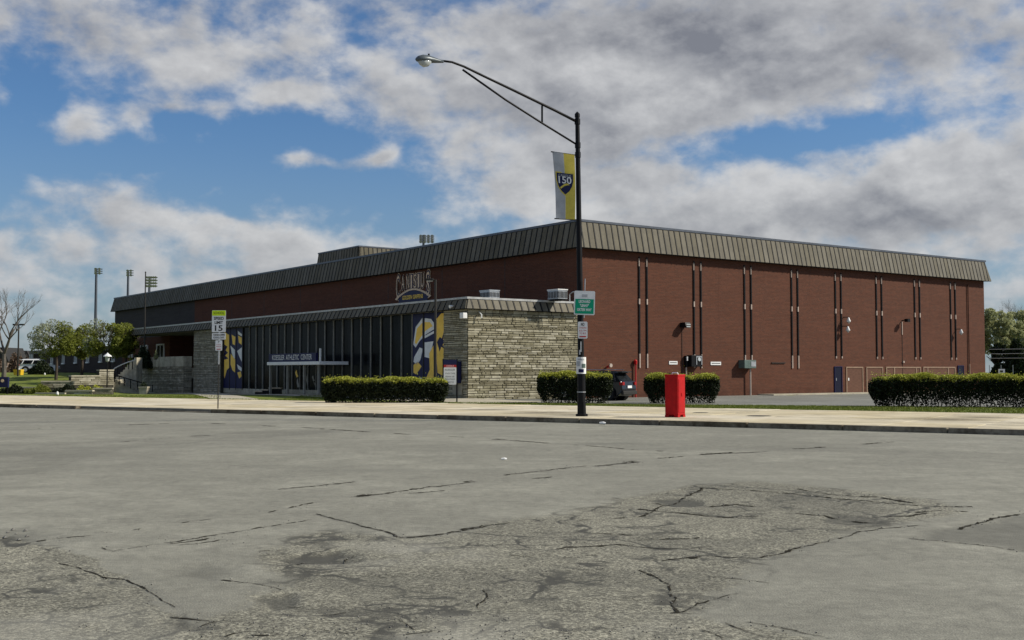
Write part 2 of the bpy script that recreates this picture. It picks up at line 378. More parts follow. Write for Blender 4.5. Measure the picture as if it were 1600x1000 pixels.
def asphalt(name, tone, attr=True):
    m = bpy.data.materials.new(name); m.use_nodes = True; t = NT(m.node_tree); p = t.n['Principled BSDF']
    p.inputs['Specular IOR Level'].default_value = .25
    tc = t.new('ShaderNodeNewGeometry'); pos = tc.outputs['Position']
    def at(n):
        a = t.new('ShaderNodeAttribute'); a.attribute_name = n; return a.outputs['Fac']
    big = t.noise(pos, .22, 5, .6); med = t.noise(pos, 1.6, 5, .6); fine = t.noise(pos, 75, 3, .75); grit = t.noise(pos, 30, 3, .8)
    c = t.mix(t.ramp(big, .35, .68), tuple(x*.86 for x in tone), tuple(x*1.14 for x in tone))
    c = t.mix(t.ramp(med, .38, .7, 0, .6), c, tuple(x*.74 for x in tone)); c = t.mix(t.ramp(t.noise(pos, .55, 5, .7), .52, .72, 0, .6), c, tuple(x*1.3 for x in tone))
    gr = t.noise(pos, 7, 9, .82); c = t.mix(.75, c, t.mix(t.ramp(gr, .30, .70, 0, 1, False), (.60, .60, .60), (1.42, 1.42, 1.40)), 'MULTIPLY')
    st_ = t.ramp(t.noise(t.vm('MULTIPLY', pos, (.5, .9, 1)), .8, 6, .75), .56, .70, 0, .38); c = t.mix(st_, c, tuple(x*.60 for x in tone))
    # tyre-polished bands running along the street
    sp = t.vm('MULTIPLY', pos, (.06, .35, 1)); c = t.mix(t.ramp(t.noise(sp, 2.2, 4, .6), .50, .72, 0, .45), c, tuple(x*.72 for x in tone))
    spk = t.mix(t.ramp(fine, .30, .72), (.66, .66, .66), (1.36, 1.36, 1.34)); c2 = t.mix(.8, c, spk, 'MULTIPLY')
    vo = t.new('ShaderNodeTexVoronoi'); t.put(vo.inputs['Vector'], pos); vo.inputs['Scale'].default_value = 62
    vs = t.new('ShaderNodeSeparateColor'); t.put(vs.inputs[0], vo.outputs['Color'])
    cs_ = t.mix(t.ramp(vs.outputs[0], .25, .95), (.50, .49, .47), (1.55, 1.52, 1.45))
    cc = t.mix(.9, c, cs_, 'MULTIPLY'); ccg = t.mix(t.ramp(grit, .35, .7), (.62, .62, .60), (1.3, 1.3, 1.28)); cc = t.mix(.8, cc, ccg, 'MULTIPLY')
    if attr:
        co_ = at('coarse')
        dn = t.new('ShaderNodeTexNoise'); t.put(dn.inputs['Vector'], pos); dn.inputs['Scale'].default_value = 1.6; dn.inputs['Detail'].default_value = 5
        wp = t.vm('ADD', pos, t.vm('SCALE', t.vm('SUBTRACT', dn.outputs['Color'], (.5, .5, .5)), .9))
        def net(sc, wd_, lo, hi, nsc):
            v = t.new('ShaderNodeTexVoronoi', feature='DISTANCE_TO_EDGE'); t.put(v.inputs['Vector'], wp); v.inputs['Scale'].default_value = sc
            l_ = t.ramp(v.outputs['Distance'], wd_, wd_*.25)
            return t.m('MULTIPLY', l_, t.ramp(t.noise(pos, nsc, 4, .6), lo, hi))
        nets = t.m('MAXIMUM', t.m('MULTIPLY', net(.55, .030, .42, .55, .5), t.m('ADD', t.m('MULTIPLY', co_, 1.3), .12, 0, True)), t.m('MULTIPLY', net(2.2, .075, .50, .60, .8), t.m('MULTIPLY', co_, 1.5, 0, True)))
        edge = t.m('ADD', co_, t.m('MULTIPLY', t.m('SUBTRACT', t.noise(pos, 14, 4, .7), .5), 1.1)); edge = t.ramp(edge, .25, .60)
        col = t.mix(edge, c2, cc)
        pits = t.m('MULTIPLY', t.ramp(t.noise(pos, 9, 5, .8), .57, .66), t.m('MULTIPLY', co_, .9, 0, True)); col = t.mix(pits, col, tuple(x*.35 for x in tone))
        col = t.mix(nets, col, tuple(x*.26 for x in tone))
        col = t.mix(t.m('MULTIPLY', t.ramp(t.m('ADD', at('patch'), t.m('MULTIPLY', t.m('SUBTRACT', fine, .5), .5)), .05, .9, 0, 1, False), .92), col, tuple(x*.27 for x in tone))
        cr = t.m('ADD', at('crack'), t.m('MULTIPLY', t.m('SUBTRACT', fine, .5), .5)); cr = t.ramp(cr, .38, .72)
        col = t.mix(cr, col, tuple(x*.12 for x in tone))
        col = t.mix(t.m('MULTIPLY', at('pale'), .55), col, t.mix(.6, (.34, .33, .28), spk, 'MULTIPLY'))
    else: col = c2
    t.put(p.inputs['Base Color'], col); p.inputs['Roughness'].default_value = .86
    bp = t.new('ShaderNodeBump'); bp.inputs['Strength'].default_value = .4; bp.inputs['Distance'].default_value = .006
    h = t.m('ADD', fine, t.m('MULTIPLY', vo.outputs['Distance'], -1.2)) if attr else fine
    t.put(bp.inputs['Height'], h); t.l.new(bp.outputs[0], p.inputs['Normal'])
    MATS[name] = m; return m
M_ASPH = asphalt('road_asphalt', (.238, .232, .192)); M_LOT = asphalt('lot_asphalt', (.20, .20, .18), False)

# road sheet, fine near the camera; spacing of its rows follows distance
rows = [6.0]
while rows[-1] < 62: rows.append(rows[-1]*1.0082+.004)
rows = np.array([-60, -20, 0, 3, 5]+rows+[80, 120.]); cols = np.linspace(-.85, .85, 820); cols = np.concatenate([[-30, -8, -2], cols, [2, 8, 30]])
RX = cols[None, :]*np.maximum(rows, 6)[:, None]; RY = np.repeat(rows[:, None], len(cols), 1)
def seg_dist(X, Y, pts):
    d = np.full(X.shape, 1e9)
    for (p, q) in zip(pts[:-1], pts[1:]):
        vx, vy = q[0]-p[0], q[1]-p[1]; L = vx*vx+vy*vy+1e-9
        t = np.clip(((X-p[0])*vx+(Y-p[1])*vy)/L, 0, 1); d = np.minimum(d, np.hypot(X-p[0]-t*vx, Y-p[1]-t*vy))
    return d
def inpoly(X, Y, pts):
    r = np.zeros(X.shape, bool); n = len(pts)
    for i in range(n):
        (x1, y1), (x2, y2) = pts[i], pts[(i+1) % n]
        c = ((y1 > Y) != (y2 > Y)) & (X < (x2-x1)*(Y-y1)/(y2-y1+1e-12)+x1); r ^= c
    return r
def vnoise(X, Y, sc, seed=0):
    x = X*sc+seed*17.3; y = Y*sc+seed*5.7; xi = np.floor(x).astype(int); yi = np.floor(y).astype(int); fx = x-xi; fy = y-yi
    fx = fx*fx*(3-2*fx); fy = fy*fy*(3-2*fy)
    def h(a, b): 
        v = np.sin(a*127.1+b*311.7+seed*74.7)*43758.5453; return v-np.floor(v)
    return (h(xi, yi)*(1-fx)+h(xi+1, yi)*fx)*(1-fy)+(h(xi, yi+1)*(1-fx)+h(xi+1, yi+1)*fx)*fy
def fbm(X, Y, sc, seed=0, o=4): return sum(vnoise(X, Y, sc*2**k, seed+k)*.5**k for k in range(o))/sum(.5**k for k in range(o))
def gp(pts): return [tuple(G(x, y, 0)[:2]) for x, y in pts]
jx = (fbm(RX, RY, 2.2, 3)-.5)*.45; jy = (fbm(RX, RY, 2.2, 9)-.5)*.45      # wobble for ragged edges
PX, PY = RX+jx, RY+jy
def region(pts, soft=.25):
    P = gp(pts); ins = inpoly(PX, PY, P); d = seg_dist(PX, PY, P+[P[0]]); return np.where(ins, np.clip(.5+d/soft/2, 0, 1), np.clip(.5-d/soft/2, 0, 1))
coarse = region([(-700, 838), (20, 838), (120, 868), (230, 920), (330, 985), (420, 1050), (400, 1400), (-900, 1400)], .12)
coarse = np.maximum(coarse, region([(300, 1060), (330, 985), (450, 905), (420, 860), (500, 830), (620, 838), (700, 836), (760, 815), (900, 800), (1060, 762), (1180, 752), (1330, 765), (1480, 788), (1500, 800), (1400, 815), (1330, 826), (1220, 862), (1130, 880), (1150, 905), (1090, 925), (1060, 960), (1200, 985), (1400, 1060), (1500, 1400), (200, 1400)], .3))
coarse = np.clip(coarse*(.45+1.1*fbm(RX, RY, .7, 21)), 0, 1)
pale = np.maximum(region([(600, 845), (700, 850), (720, 870), (560, 880), (500, 858)], .5), region([(560, 950), (700, 965), (900, 985), (1060, 965), (1100, 1000), (1000, 1040), (300, 1040), (420, 960)], .5))
dk = ss(.56, .74, fbm(RX*.6, RY, .75, 91))*coarse
pale = np.maximum(pale*.9, region([(-200, 880), (60, 900), (220, 960), (300, 1060), (-300, 1100)], .6)*.7)*ss(.35, .65, fbm(RX, RY, 1.3, 31))
patch = np.zeros(RX.shape)
for pts, k in (([(452, 871), (510, 858), (556, 860), (530, 876), (476, 880)], 1), ([(252, 893), (320, 882), (372, 888), (330, 902), (270, 903)], .4),
               ([(405, 935), (450, 924), (482, 930), (470, 946), (430, 950)], .7), ([(1030, 782), (1060, 776), (1105, 783), (1090, 791), (1045, 790)], .8),
               ([(1180, 772), (1240, 768), (1330, 780), (1400, 795), (1330, 806), (1220, 800)], .35), ([(1270, 800), (1350, 805), (1390, 813), (1330, 820), (1290, 812)], .6),
               ([(1000, 835), (1200, 838), (1190, 850), (1000, 862), (940, 850)], .3), ([(1430, 838), (1500, 822), (1700, 780), (1800, 860), (1600, 860)], .5),
               ([(-300, 700), (130, 690), (420, 672), (520, 670), (520, 676), (200, 700), (60, 740), (-300, 760)], .22), ([(0, 850), (60, 846), (80, 830), (0, 826)], .3),
               ([(880, 690), (1000, 705), (1300, 705), (1700, 735), (1700, 712), (1300, 698)], .22), ([(440, 945), (560, 950), (540, 962), (500, 965)], .6), ([(260, 965), (340, 970), (350, 985), (290, 985)], .7)):
    patch = np.maximum(patch, region(pts, .05 if k > .55 else .16)*k)
patch = np.maximum(patch, dk*.30)
crack = np.zeros(RX.shape)
CR = [([(60, 846), (170, 833), (300, 815), (420, 800), (500, 783), (560, 776), (620, 768), (700, 757), (800, 741), (930, 726), (1000, 719), (1090, 710), (1160, 705), (1260, 700), (1400, 690)], .022, .6),
      ([(555, 775), (600, 771)], .05, 1), ([(680, 760), (745, 752)], .05, 1), ([(930, 728), (998, 721)], .06, 1), ([(1090, 710), (1200, 705)], .06, 1), ([(60, 846), (80, 845)], .05, 1),
      ([(165, 857), (180, 861), (230, 853), (330, 838), (486, 811)], .02, 1), ([(270, 850), (330, 841)], .06, .8),
      ([(492, 803), (560, 820), (630, 838), (700, 832), (762, 821), (800, 815)], .035, 1), ([(640, 838), (690, 834)], .06, 1), ([(715, 827), (760, 820)], .05, 1),
      ([(280, 852), (330, 846), (350, 843)], .05, .9), ([(405, 860), (460, 858)], .06, .8), ([(0, 672), (300, 660), (470, 668), (800, 688), (1040, 705)], .025, .55), ([(80, 700), (140, 697), (300, 685), (470, 672)], .05, .45),
      ([(900, 812), (1000, 808), (1100, 762), (1240, 770), (1330, 780), (1440, 790), (1530, 792)], .03, .8), ([(1335, 812), (1370, 816)], .11, 1), ([(1220, 865), (1300, 842), (1370, 826), (1440, 820)], .04, .9),
      ([(1000, 842), (1100, 838), (1180, 845), (1230, 850)], .05, .7), ([(1500, 825), (1560, 808), (1640, 795)], .03, .9), ([(1420, 840), (1520, 850), (1600, 860), (1760, 880)], .035, 1), ([(1110, 900), (1160, 905), (1210, 912)], .02, .8),
      ([(1050, 938), (1060, 958), (1095, 940), (1150, 925)], .018, 1), ([(1052, 930), (1056, 958), (1090, 958)], .02, 1), ([(1140, 972), (1170, 988), (1200, 997)], .03, 1), ([(1165, 970), (1230, 982), (1300, 1000)], .022, 1),
      ([(60, 860), (120, 880), (200, 920), (262, 952), (300, 970), (340, 975)], .03, .5), ([(270, 962), (345, 970), (310, 978)], .04, 1), ([(400, 995), (450, 990)], .05, 1), ([(500, 958), (550, 953)], .03, 1), ([(420, 940), (480, 946)], .03, .8),
      ([(1180, 665), (1400, 690), (1640, 700)], .02, .4), ([(690, 780), (800, 760)], .01, .4), ([(630, 990), (690, 985)], .03, 1), ([(1020, 784), (1050, 790)], .03, 1), ([(450, 872), (480, 880), (530, 878), (556, 862)], .02, .8)]
CR += [([(430, 765), (500, 758), (560, 752)], .02, .6), ([(1000, 795), (1060, 800), (1130, 808), (1190, 806)], .05, .9), ([(1110, 790), (1150, 786), (1180, 790)], .04, .9), ([(1240, 762), (1300, 772), (1370, 776), (1430, 786)], .05, .8),
       ([(1430, 800), (1470, 796), (1520, 800)], .05, .8), ([(1380, 806), (1420, 806), (1450, 800)], .06, .9), ([(1240, 800), (1290, 806), (1330, 812)], .04, .7), ([(870, 858), (960, 850), (1060, 856), (1120, 852)], .05, .8),
       ([(840, 838), (920, 832), (990, 836)], .04, .7), ([(800, 868), (860, 872), (940, 866)], .04, .7), ([(1020, 875), (1100, 868), (1180, 872), (1230, 864)], .04, .8), ([(560, 900), (620, 896), (700, 905), (760, 900)], .03, .6),
       ([(630, 770), (700, 766)], .03, .8), ([(830, 748), (870, 744)], .04, .9), ([(190, 690), (260, 684), (340, 679)], .05, .7), ([(400, 893), (470, 890), (520, 900)], .02, .7), ([(350, 905), (420, 915), (470, 928)], .02, .6),
       ([(1000, 890), (1040, 910), (1052, 935)], .015, .8), ([(900, 940), (960, 930), (1010, 938)], .015, .7), ([(620, 965), (650, 985), (640, 1000)], .012, .8), ([(730, 900), (760, 930), (740, 960)], .012, .6), ([(480, 980), (540, 990), (600, 985)], .02, .9),
       ([(150, 900), (200, 905), (240, 925), (280, 950)], .03, .8), ([(90, 880), (130, 890), (170, 905)], .03, .8), ([(1100, 985), (1140, 1000)], .02, .9), ([(360, 995), (400, 985), (440, 990)], .03, .9)]
for pts, wd, k in CR:
    P = gp(pts); d = seg_dist(RX+jx*.28, RY+jy*.28, P); wl = wd*(.35+1.3*fbm(RX, RY, 3.0, 51))*(1+RY/9)  # dark band widened to paint in the shadow of the crack edges
    crack = np.maximum(crack, .55*k*np.clip(1.1-d/np.maximum(wl*1.6, .01), 0, 1))
# alligator cracking inside worn areas
def ridge(sc, sd): return np.abs(fbm(RX, RY, sc, sd, 3)-.5)*2
all_ = np.clip(1-ridge(1.7, 71)/.035, 0, 1)*ss(.55, .72, fbm(RX, RY, .5, 77))*np.clip(coarse*1.4, 0, 1)
crack = np.maximum(crack, all_*.5)
RZ = .012*(fbm(RX, RY, .35, 5)-.5)*2 - .006*crack - .030*patch - .010*coarse + coarse*.010*(fbm(RX, RY, 9, 41)-.5)
RZ += .007*np.clip(1-np.abs(fbm(RX, RY, .8, 15)-.5)*9, 0, 1)*coarse
RZ = np.where((RY < 5.9) | (np.abs(RX/np.maximum(RY, 6)) > .9), 0, RZ)
RZ = RZ*ss(60, 45, RY)
ids = np.arange(RX.size).reshape(RX.shape)
F_ = np.stack([ids[:-1, :-1], ids[:-1, 1:], ids[1:, 1:], ids[1:, :-1]], -1).reshape(-1, 4)
me = fast_mesh('road', np.stack([RX, RY, RZ], -1).reshape(-1, 3), F_, M_ASPH, True)
for nm, arr in (('crack', crack), ('coarse', coarse), ('patch', patch), ('pale', pale)):
    a = me.attributes.new(nm, 'FLOAT', 'POINT'); a.data.foreach_set('value', arr.astype(np.float32).ravel())
road = tag(link('road', me), kind='structure')
# cut the road at the kerb: the sheet beyond it lies under the pavement, pushed down
vz = RZ.copy(); Wr = (RX-SO.x)*SN.x+(RY-SO.y)*SN.y; vz[Wr > .6] = -.6
me.vertices.foreach_set('co', np.stack([RX, RY, vz], -1).reshape(-1, 3).astype(np.float32).ravel()); me.update()
# open joints and edges of the cracks: jagged ribbons of exposed dark gap
_lr = np.log
def roadz(x, y):
    u = x/max(y, 6); ci = int(np.clip(np.searchsorted(cols, u), 1, len(cols)-1)); ri = int(np.clip(np.searchsorted(rows, y), 1, len(rows)-1))
    return float(max(RZ[ri-1, ci-1], RZ[ri, ci], RZ[ri-1, ci], RZ[ri, ci-1]))
cv = []; cf = []; cr_ = []
for pts_, wd, k in CR:
    if k < .55: continue
    P = gp(pts_); seq_ = []
    for (p, q) in zip(P[:-1], P[1:]):
        L_ = math.hypot(q[0]-p[0], q[1]-p[1]); n_ = max(2, int(L_/.07))
        for i in range(n_): t = i/n_; seq_.append((p[0]+(q[0]-p[0])*t, p[1]+(q[1]-p[1])*t))
    seq_ = np.array(seq_); ax = fbm(seq_[:, 0], seq_[:, 1], 2.2, 3); ay = fbm(seq_[:, 0], seq_[:, 1], 2.2, 9); bx = fbm(seq_[:, 0], seq_[:, 1], 7, 33)-.5
    seq_ = seq_-np.stack([(ax-.5)*.45*.28-bx*.06, (ay-.5)*.45*.28+bx*.10], 1)
    wn_ = fbm(seq_[:, 0]+7, seq_[:, 1], 1.8, 81); wf = fbm(seq_[:, 0], seq_[:, 1]+3, 9, 83)
    for i in range(len(seq_)-1):
        w_ = wd*.42*k*(1+seq_[i][1]/10)*max(0, (wn_[i]-(.42 if wd < .04 else .32))*3.0)*max(0, (wf[i]-.30)*3.2)*random.choice((.5, 1, 1.5))
        thin = (.0035+.0006*seq_[i][1])*(1+seq_[i][1]/14)*(.4+1.1*wn_[i])*random.uniform(.5, 1.3)
        w_ = max(w_, thin*random.choice((.3, .7, 1, 1.6)) if (k > .7 and wf[i] > .34) or wn_[i] > .52 else 0)
        w_ *= .45+.55*min(1, max(0, (seq_[i][1]-8)/10))
        if w_ < .002: continue
        d_ = seq_[i+1]-seq_[i]; nn = np.array([-d_[1], d_[0]])/(np.linalg.norm(d_)+1e-9)
        a = seq_[i]; b = seq_[i+1]+d_*.3; n0 = len(cv)
        for q in (a-nn*w_*random.uniform(.5, 1), b-nn*w_*random.uniform(.3, 1), b+nn*w_*random.uniform(.3, 1), a+nn*w_*random.uniform(.5, 1)): cv.append((q[0], q[1], roadz(*q)+.003))
        cf.append((n0, n0+1, n0+2, n0+3))
        if seq_[i][1] < 24:
            for q_ in range(random.choice((0, 1, 1, 2))):
                off_ = random.gauss(0, 1)*(w_*2.2+.05); cr_.append((a[0]+nn[0]*off_+random.uniform(-.04, .04), a[1]+nn[1]*off_, random.uniform(.002, .008)*(1+seq_[i][1]/30)))
M_GAP = mat('crack_gap', (.035, .033, .027), 1.0, var=.3, vscale=20, spec=0)
link('crack', fast_mesh('crack', np.array(cv), np.array(cf), M_GAP), road)
# loose stones
nst = 2600; px_ = rng.uniform(-60, 1100, nst); py_ = rng.uniform(835, 1010, nst)
P = np.array([G(a, b, 0)[:] for a, b in zip(px_, py_)]); P[:, 2] = rng.uniform(-.004, .006, nst)
keep = fbm(P[:, 0], P[:, 1], 1.1, 61) > .55; P = P[keep]
o8 = np.array([(1, 0, 0), (-1, 0, 0), (0, 1, 0), (0, -1, 0), (0, 0, 1), (0, 0, -1)], float)*[1, 1, .7]
f8 = np.array([(0, 2, 4), (2, 1, 4), (1, 3, 4), (3, 0, 4), (2, 0, 5), (1, 2, 5), (3, 1, 5), (0, 3, 5)])
sz = rng.uniform(.003, .010, len(P)); q = (P[:, None, :]+o8[None]*sz[:, None, None]*rng.uniform(.6, 1.3, (len(P), 6, 1))).reshape(-1, 3)
cr_ = np.array(cr_); Pc = np.stack([cr_[:, 0], cr_[:, 1], np.array([roadz(x, y)+.003 for x, y in cr_[:, :2]])], 1)
qc = (Pc[:, None, :]+o8[None]*cr_[:, 2][:, None, None]*rng.uniform(.5, 1.4, (len(Pc), 6, 1))).reshape(-1, 3)
fc = (f8[None]+np.arange(len(Pc))[:, None, None]*6).reshape(-1, 3); half = rng.random(len(Pc)) < .72
M_GRIT = mat('grit', (.16, .155, .14), .9, var=.5, vscale=40)
tag(link('gravel', fast_mesh('gravel', q, (f8[None]+np.arange(len(P))[:, None, None]*6).reshape(-1, 3), M_GRIT)), kind='stuff', label='loose grey grit scattered over the worn asphalt', cat='gravel')
sel = np.repeat(half, 8)
tag(link('broken_aggregate', fast_mesh('broken_aggregate', qc, fc[sel], M_GRIT)), kind='stuff', label='grey crumbs of broken asphalt lying along the cracks', cat='rubble')
tag(link('broken_aggregate', fast_mesh('broken_aggregate', qc, fc[~sel], mat('pale_grit', (.30, .29, .25), .9, var=.3, vscale=30))), kind='stuff', label='pale crumbs of broken asphalt lying along the cracks', cat='rubble')
lp = [(12, 832), (25, 834), (40, 829), (42, 838), (8, 840), (20, 828), (30, 843)]
mb = MB()
for (a, b) in lp:
    c = G(a, b, 0); r = random.uniform(.02, .035)
    mb.add([c+Vector(o)*r*random.uniform(.7, 1.2) for o in o8], [tuple(f) for f in f8])
mb.build('asphalt_crumbs', M_GRIT, kind='stuff', label='dark broken asphalt crumbs at the left edge of the road', cat='rubble')

# pavement: slabs laid in rows, kerbstones
M_SLAB = mat('pavement_concrete', (.45, .39, .265), .92, col2=(.60, .53, .38), vscale=.45, bump=.25, bscale=40, rand=.05, coord='World')
def dirty(m, amount, spots):
    t = NT(m.node_tree); p = t.n['Principled BSDF']; src = p.inputs['Base Color'].links[0].from_socket
    pos = t.new('ShaderNodeNewGeometry').outputs['Position']
    nz = t.noise(pos, .38, 6, .7); f = t.m('MULTIPLY', t.ramp(nz, .52, .70), amount)
    nf = t.noise(pos, 4.0, 5, .75)
    for (c, r_) in spots:
        d = t.new('ShaderNodeVectorMath', operation='DISTANCE'); t.put(d.inputs[0], pos); d.inputs[1].default_value = c
        g_ = t.m('MULTIPLY', t.ramp(t.m('ADD', d.outputs['Value'], t.m('MULTIPLY', nf, r_*.9)), r_*1.35, r_*.55), .85); f = t.m('MAXIMUM', f, g_)
    f = t.m('MULTIPLY', f, t.ramp(nf, .30, .55, .35, 1))
    t.put(p.inputs['Base Color'], t.mix(f, src, (.13, .11, .075)))
dirty(M_SLAB, .55, [(tuple(G(905, 648)), 2.2), (tuple(G(850, 645)), 2.6), (tuple(G(1480, 655)), 2.6), (tuple(G(1540, 652)), 1.6), (tuple(G(1590, 661)), .8), (tuple(G(760, 640)), 2.0)])
M_KERB = mat('kerb_stone', (.09, .07, .045), .9, col2=(.27, .235, .165), vscale=1.2, rand=.12, bump=.4, coord='World')
M_PAVEBED = mat('pavement_bed', (.20, .19, .15), .95, var=.2)
sw = empty('sidewalk', (0, 0, 0), 0, kind='structure')
rzS = math.atan2(-SU.y, -SU.x)      # local +x runs right along the kerb, +y away from street
SW_Z = .15
s_lo, s_hi = -16, 84
A = ST(s_lo, .3); B_ = ST(s_hi, .3); Cq = ST(s_hi, 13.1); Dq = ST(s_lo, 13.1)
bed = MB(); bed.add([(p.x, p.y, z) for z in (SW_Z-.018, -.3) for p in (A, B_, Cq, Dq)], [(0, 1, 2, 3), (4, 7, 6, 5), (0, 4, 5, 1), (1, 5, 6, 2), (2, 6, 7, 3), (3, 7, 4, 0)])
bed.build('paving_bed', M_PAVEBED, sw)
slab = MB().box(-1.245, 1.245, -1.27, 1.27, -.06, 0).mesh('paving_slab', M_SLAB)
bm = bmesh.new(); bm.from_mesh(slab); bmesh.ops.bevel(bm, geom=bm.edges[:], offset=.012, segments=1, affect='EDGES'); bm.to_mesh(slab); bm.free()
for i in range(int((s_hi-s_lo)/2.5)):
    for j in range(5):
        c = ST(s_lo+1.25+2.5*i, .36+1.275+2.56*j)
        o = link('paving_slab', slab, sw); o.location = (c.x, c.y, SW_Z+random.uniform(-.006, .006)); o.rotation_euler = (random.uniform(-.002, .002), random.uniform(-.002, .002), rzS)
kerb = empty('kerb', (0, 0, 0), 0, kind='structure')
kst = MB().box(-1.49, 1.49, 0, .31, -.3, 0).mesh('kerbstone', M_KERB)
bm = bmesh.new(); bm.from_mesh(kst); bmesh.ops.bevel(bm, geom=bm.edges[:], offset=.022, segments=2, affect='EDGES'); bm.to_mesh(kst); bm.free()
dw0, dw1 = s_at(298), s_at(162)
i = 0; s = s_lo
while s < s_hi:
    c = ST(s+1.5, 0); low = dw0-.5 < s+1.5 < dw1+.5
    o = link('kerbstone', kst, kerb); o.location = (c.x+random.uniform(-.008, .008), c.y, (.035 if low else SW_Z+.004)+random.uniform(-.006, .006)); o.rotation_euler = (0, 0, rzS+random.uniform(-.003, .003)); s += 3.0
# driveway ramp at the lowered kerb
dr = MB(); p = [ST(dw0, .3, .04), ST(dw1, .3, .04), ST(dw1-1, 2.6, SW_Z+.006), ST(dw0+1, 2.6, SW_Z+.006)]
dr.add(p+[q-Vector((0, 0, .03)) for q in p], [(0, 1, 2, 3), (4, 7, 6, 5), (0, 4, 5, 1), (1, 5, 6, 2), (2, 6, 7, 3), (3, 7, 4, 0)]).build('driveway_ramp', M_CONC, sw)
# pavement ironwork
def cover(px, py, r, label):
    c = G(px, py, SW_Z); mb = MB().tube([(0, 0, -.02), (0, 0, .012)], r, 20)
    o = mb.build('manhole_cover', M_DKMETAL, None, label=label, cat='manhole cover'); o.location = c
    ring = MB().tube([(0, 0, -.02), (0, 0, .006)], r*1.15, 20).build('rim', M_CONCW, o)
cover(1186, 650, .42, 'round dark manhole cover set in the pavement to the right of the red box')
cover(1095, 645, .30, 'small dark access cover in the pavement just behind the red box')
# parking lot, paths
P1 = G(838, 630.3, .13); P2 = G(1125, 631, .13); P3 = G(1640, 636.5, .13); dlt = (P3-P2).normalized()
grid_sheet('parking_lot', (P1, P3+dlt*45, Vector((110, 150, 0)), Vector((-1.6, 65.9, 0))), 60, 40, .018, M_LOT, kind='structure')
def LP(b, a): return from_loc(b, a)
grid_sheet('path', (LP(-12.2, -.5), LP(-12.2, 44), LP(-8.0, 44), LP(-8.0, -.5)), 60, 8, .024, M_CONC, kind='structure')
grid_sheet('path', (LP(-10.5, .6), LP(-12.3, -6.0), LP(-6.5, -5.5), LP(-8.3, .6)), 12, 8, .030, M_CONC, kind='structure')
q0, q1 = G(352, 629), G(440, 629); grid_sheet('path', (q0, q1, LP(-12.0, 27), LP(-12.0, 34)), 8, 14, .028, M_CONC, kind='structure')
grid_sheet('path', (G(420, 629.2), G(700, 630.8), G(700, 629.9), G(420, 627.6)), 30, 2, .034, M_CONC, kind='structure')
grid_sheet('path', (G(140, 626), G(242, 624.2), G(242, 622.9), G(140, 625.0)), 8, 2, .040, M_CONC, kind='structure')
# pale edging of the lot at the building's foot
ed = MB()
for i in range(12):
    b0 = 16+i*2.4; ed.box(b0, b0+2.38, -1.4-.02*(i % 2), -.02, -.1, .12+.10)
eo = ed.build('apron', M_CONC, None, kind='structure'); eo.location = C0; eo.rotation_euler = (0, 0, TH)

# grass blades where the strip and lawns are near enough
pts = []
def scatter(quad, n):
    A, B, C_, D = quad; u = rng.random(n); v = rng.random(n)
    for a, b in zip(u, v):
        p = A*(1-a)*(1-b)+B*a*(1-b)+C_*a*b+D*(1-a)*b; pts.append((p.x, p.y))
scatter((ST(-10, 13.15), ST(26, 13.15), G(838, 630.5), P3+dlt*8), 26000)
scatter((ST(-10, 12.95), ST(70, 12.95), ST(70, 13.7), ST(-10, 13.7)), 9000)
scatter((G(345, 628.5), G(60, 628), G(60, 617), G(345, 618)), 9000)
scatter((G(512, 627), G(420, 627), G(470, 619.5), G(510, 619.5)), 2500)
scatter((G(700, 630), G(700, 629), G(840, 629), G(840, 631)), 1200)
pts = np.array(pts); hz = terr(pts[:, 0], pts[:, 1]); n = len(pts)
hh = rng.uniform(.03, .09, n); an = rng.uniform(0, 6.28, n); wd = .022
b0 = np.stack([pts[:, 0]-np.cos(an)*wd, pts[:, 1]-np.sin(an)*wd, hz-.01], 1); b1 = np.stack([pts[:, 0]+np.cos(an)*wd, pts[:, 1]+np.sin(an)*wd, hz-.01], 1)
tp = np.stack([pts[:, 0]+rng.normal(0, .03, n), pts[:, 1]+rng.normal(0, .03, n), hz+hh], 1)
tag(link('grass', fast_mesh('grass', np.stack([b0, b1, tp], 1).reshape(-1, 3), np.arange(3*n).reshape(n, 3), L_GRASS)), kind='stuff', label='short green grass along the pavement and around the building', cat='grass')

# ------------------------------------------------------------------ the athletic building
WB = -8.2; HT = 11.10; HD = 9.32; WT = 6.02; WD = 5.32; LR = 44.0; LF = 92.0
bld = empty('athletic_building', C0, TH, label='long low brick athletic building with stone entrance wing and dark ribbed metal mansard roof', cat='building')
def FR(u, v, o): return (u, -o, v)            # right facade: u=b, v=z, o=outwards
def FF(b0): return lambda u, v, o: (b0-o, u, v)   # front planes: u=a
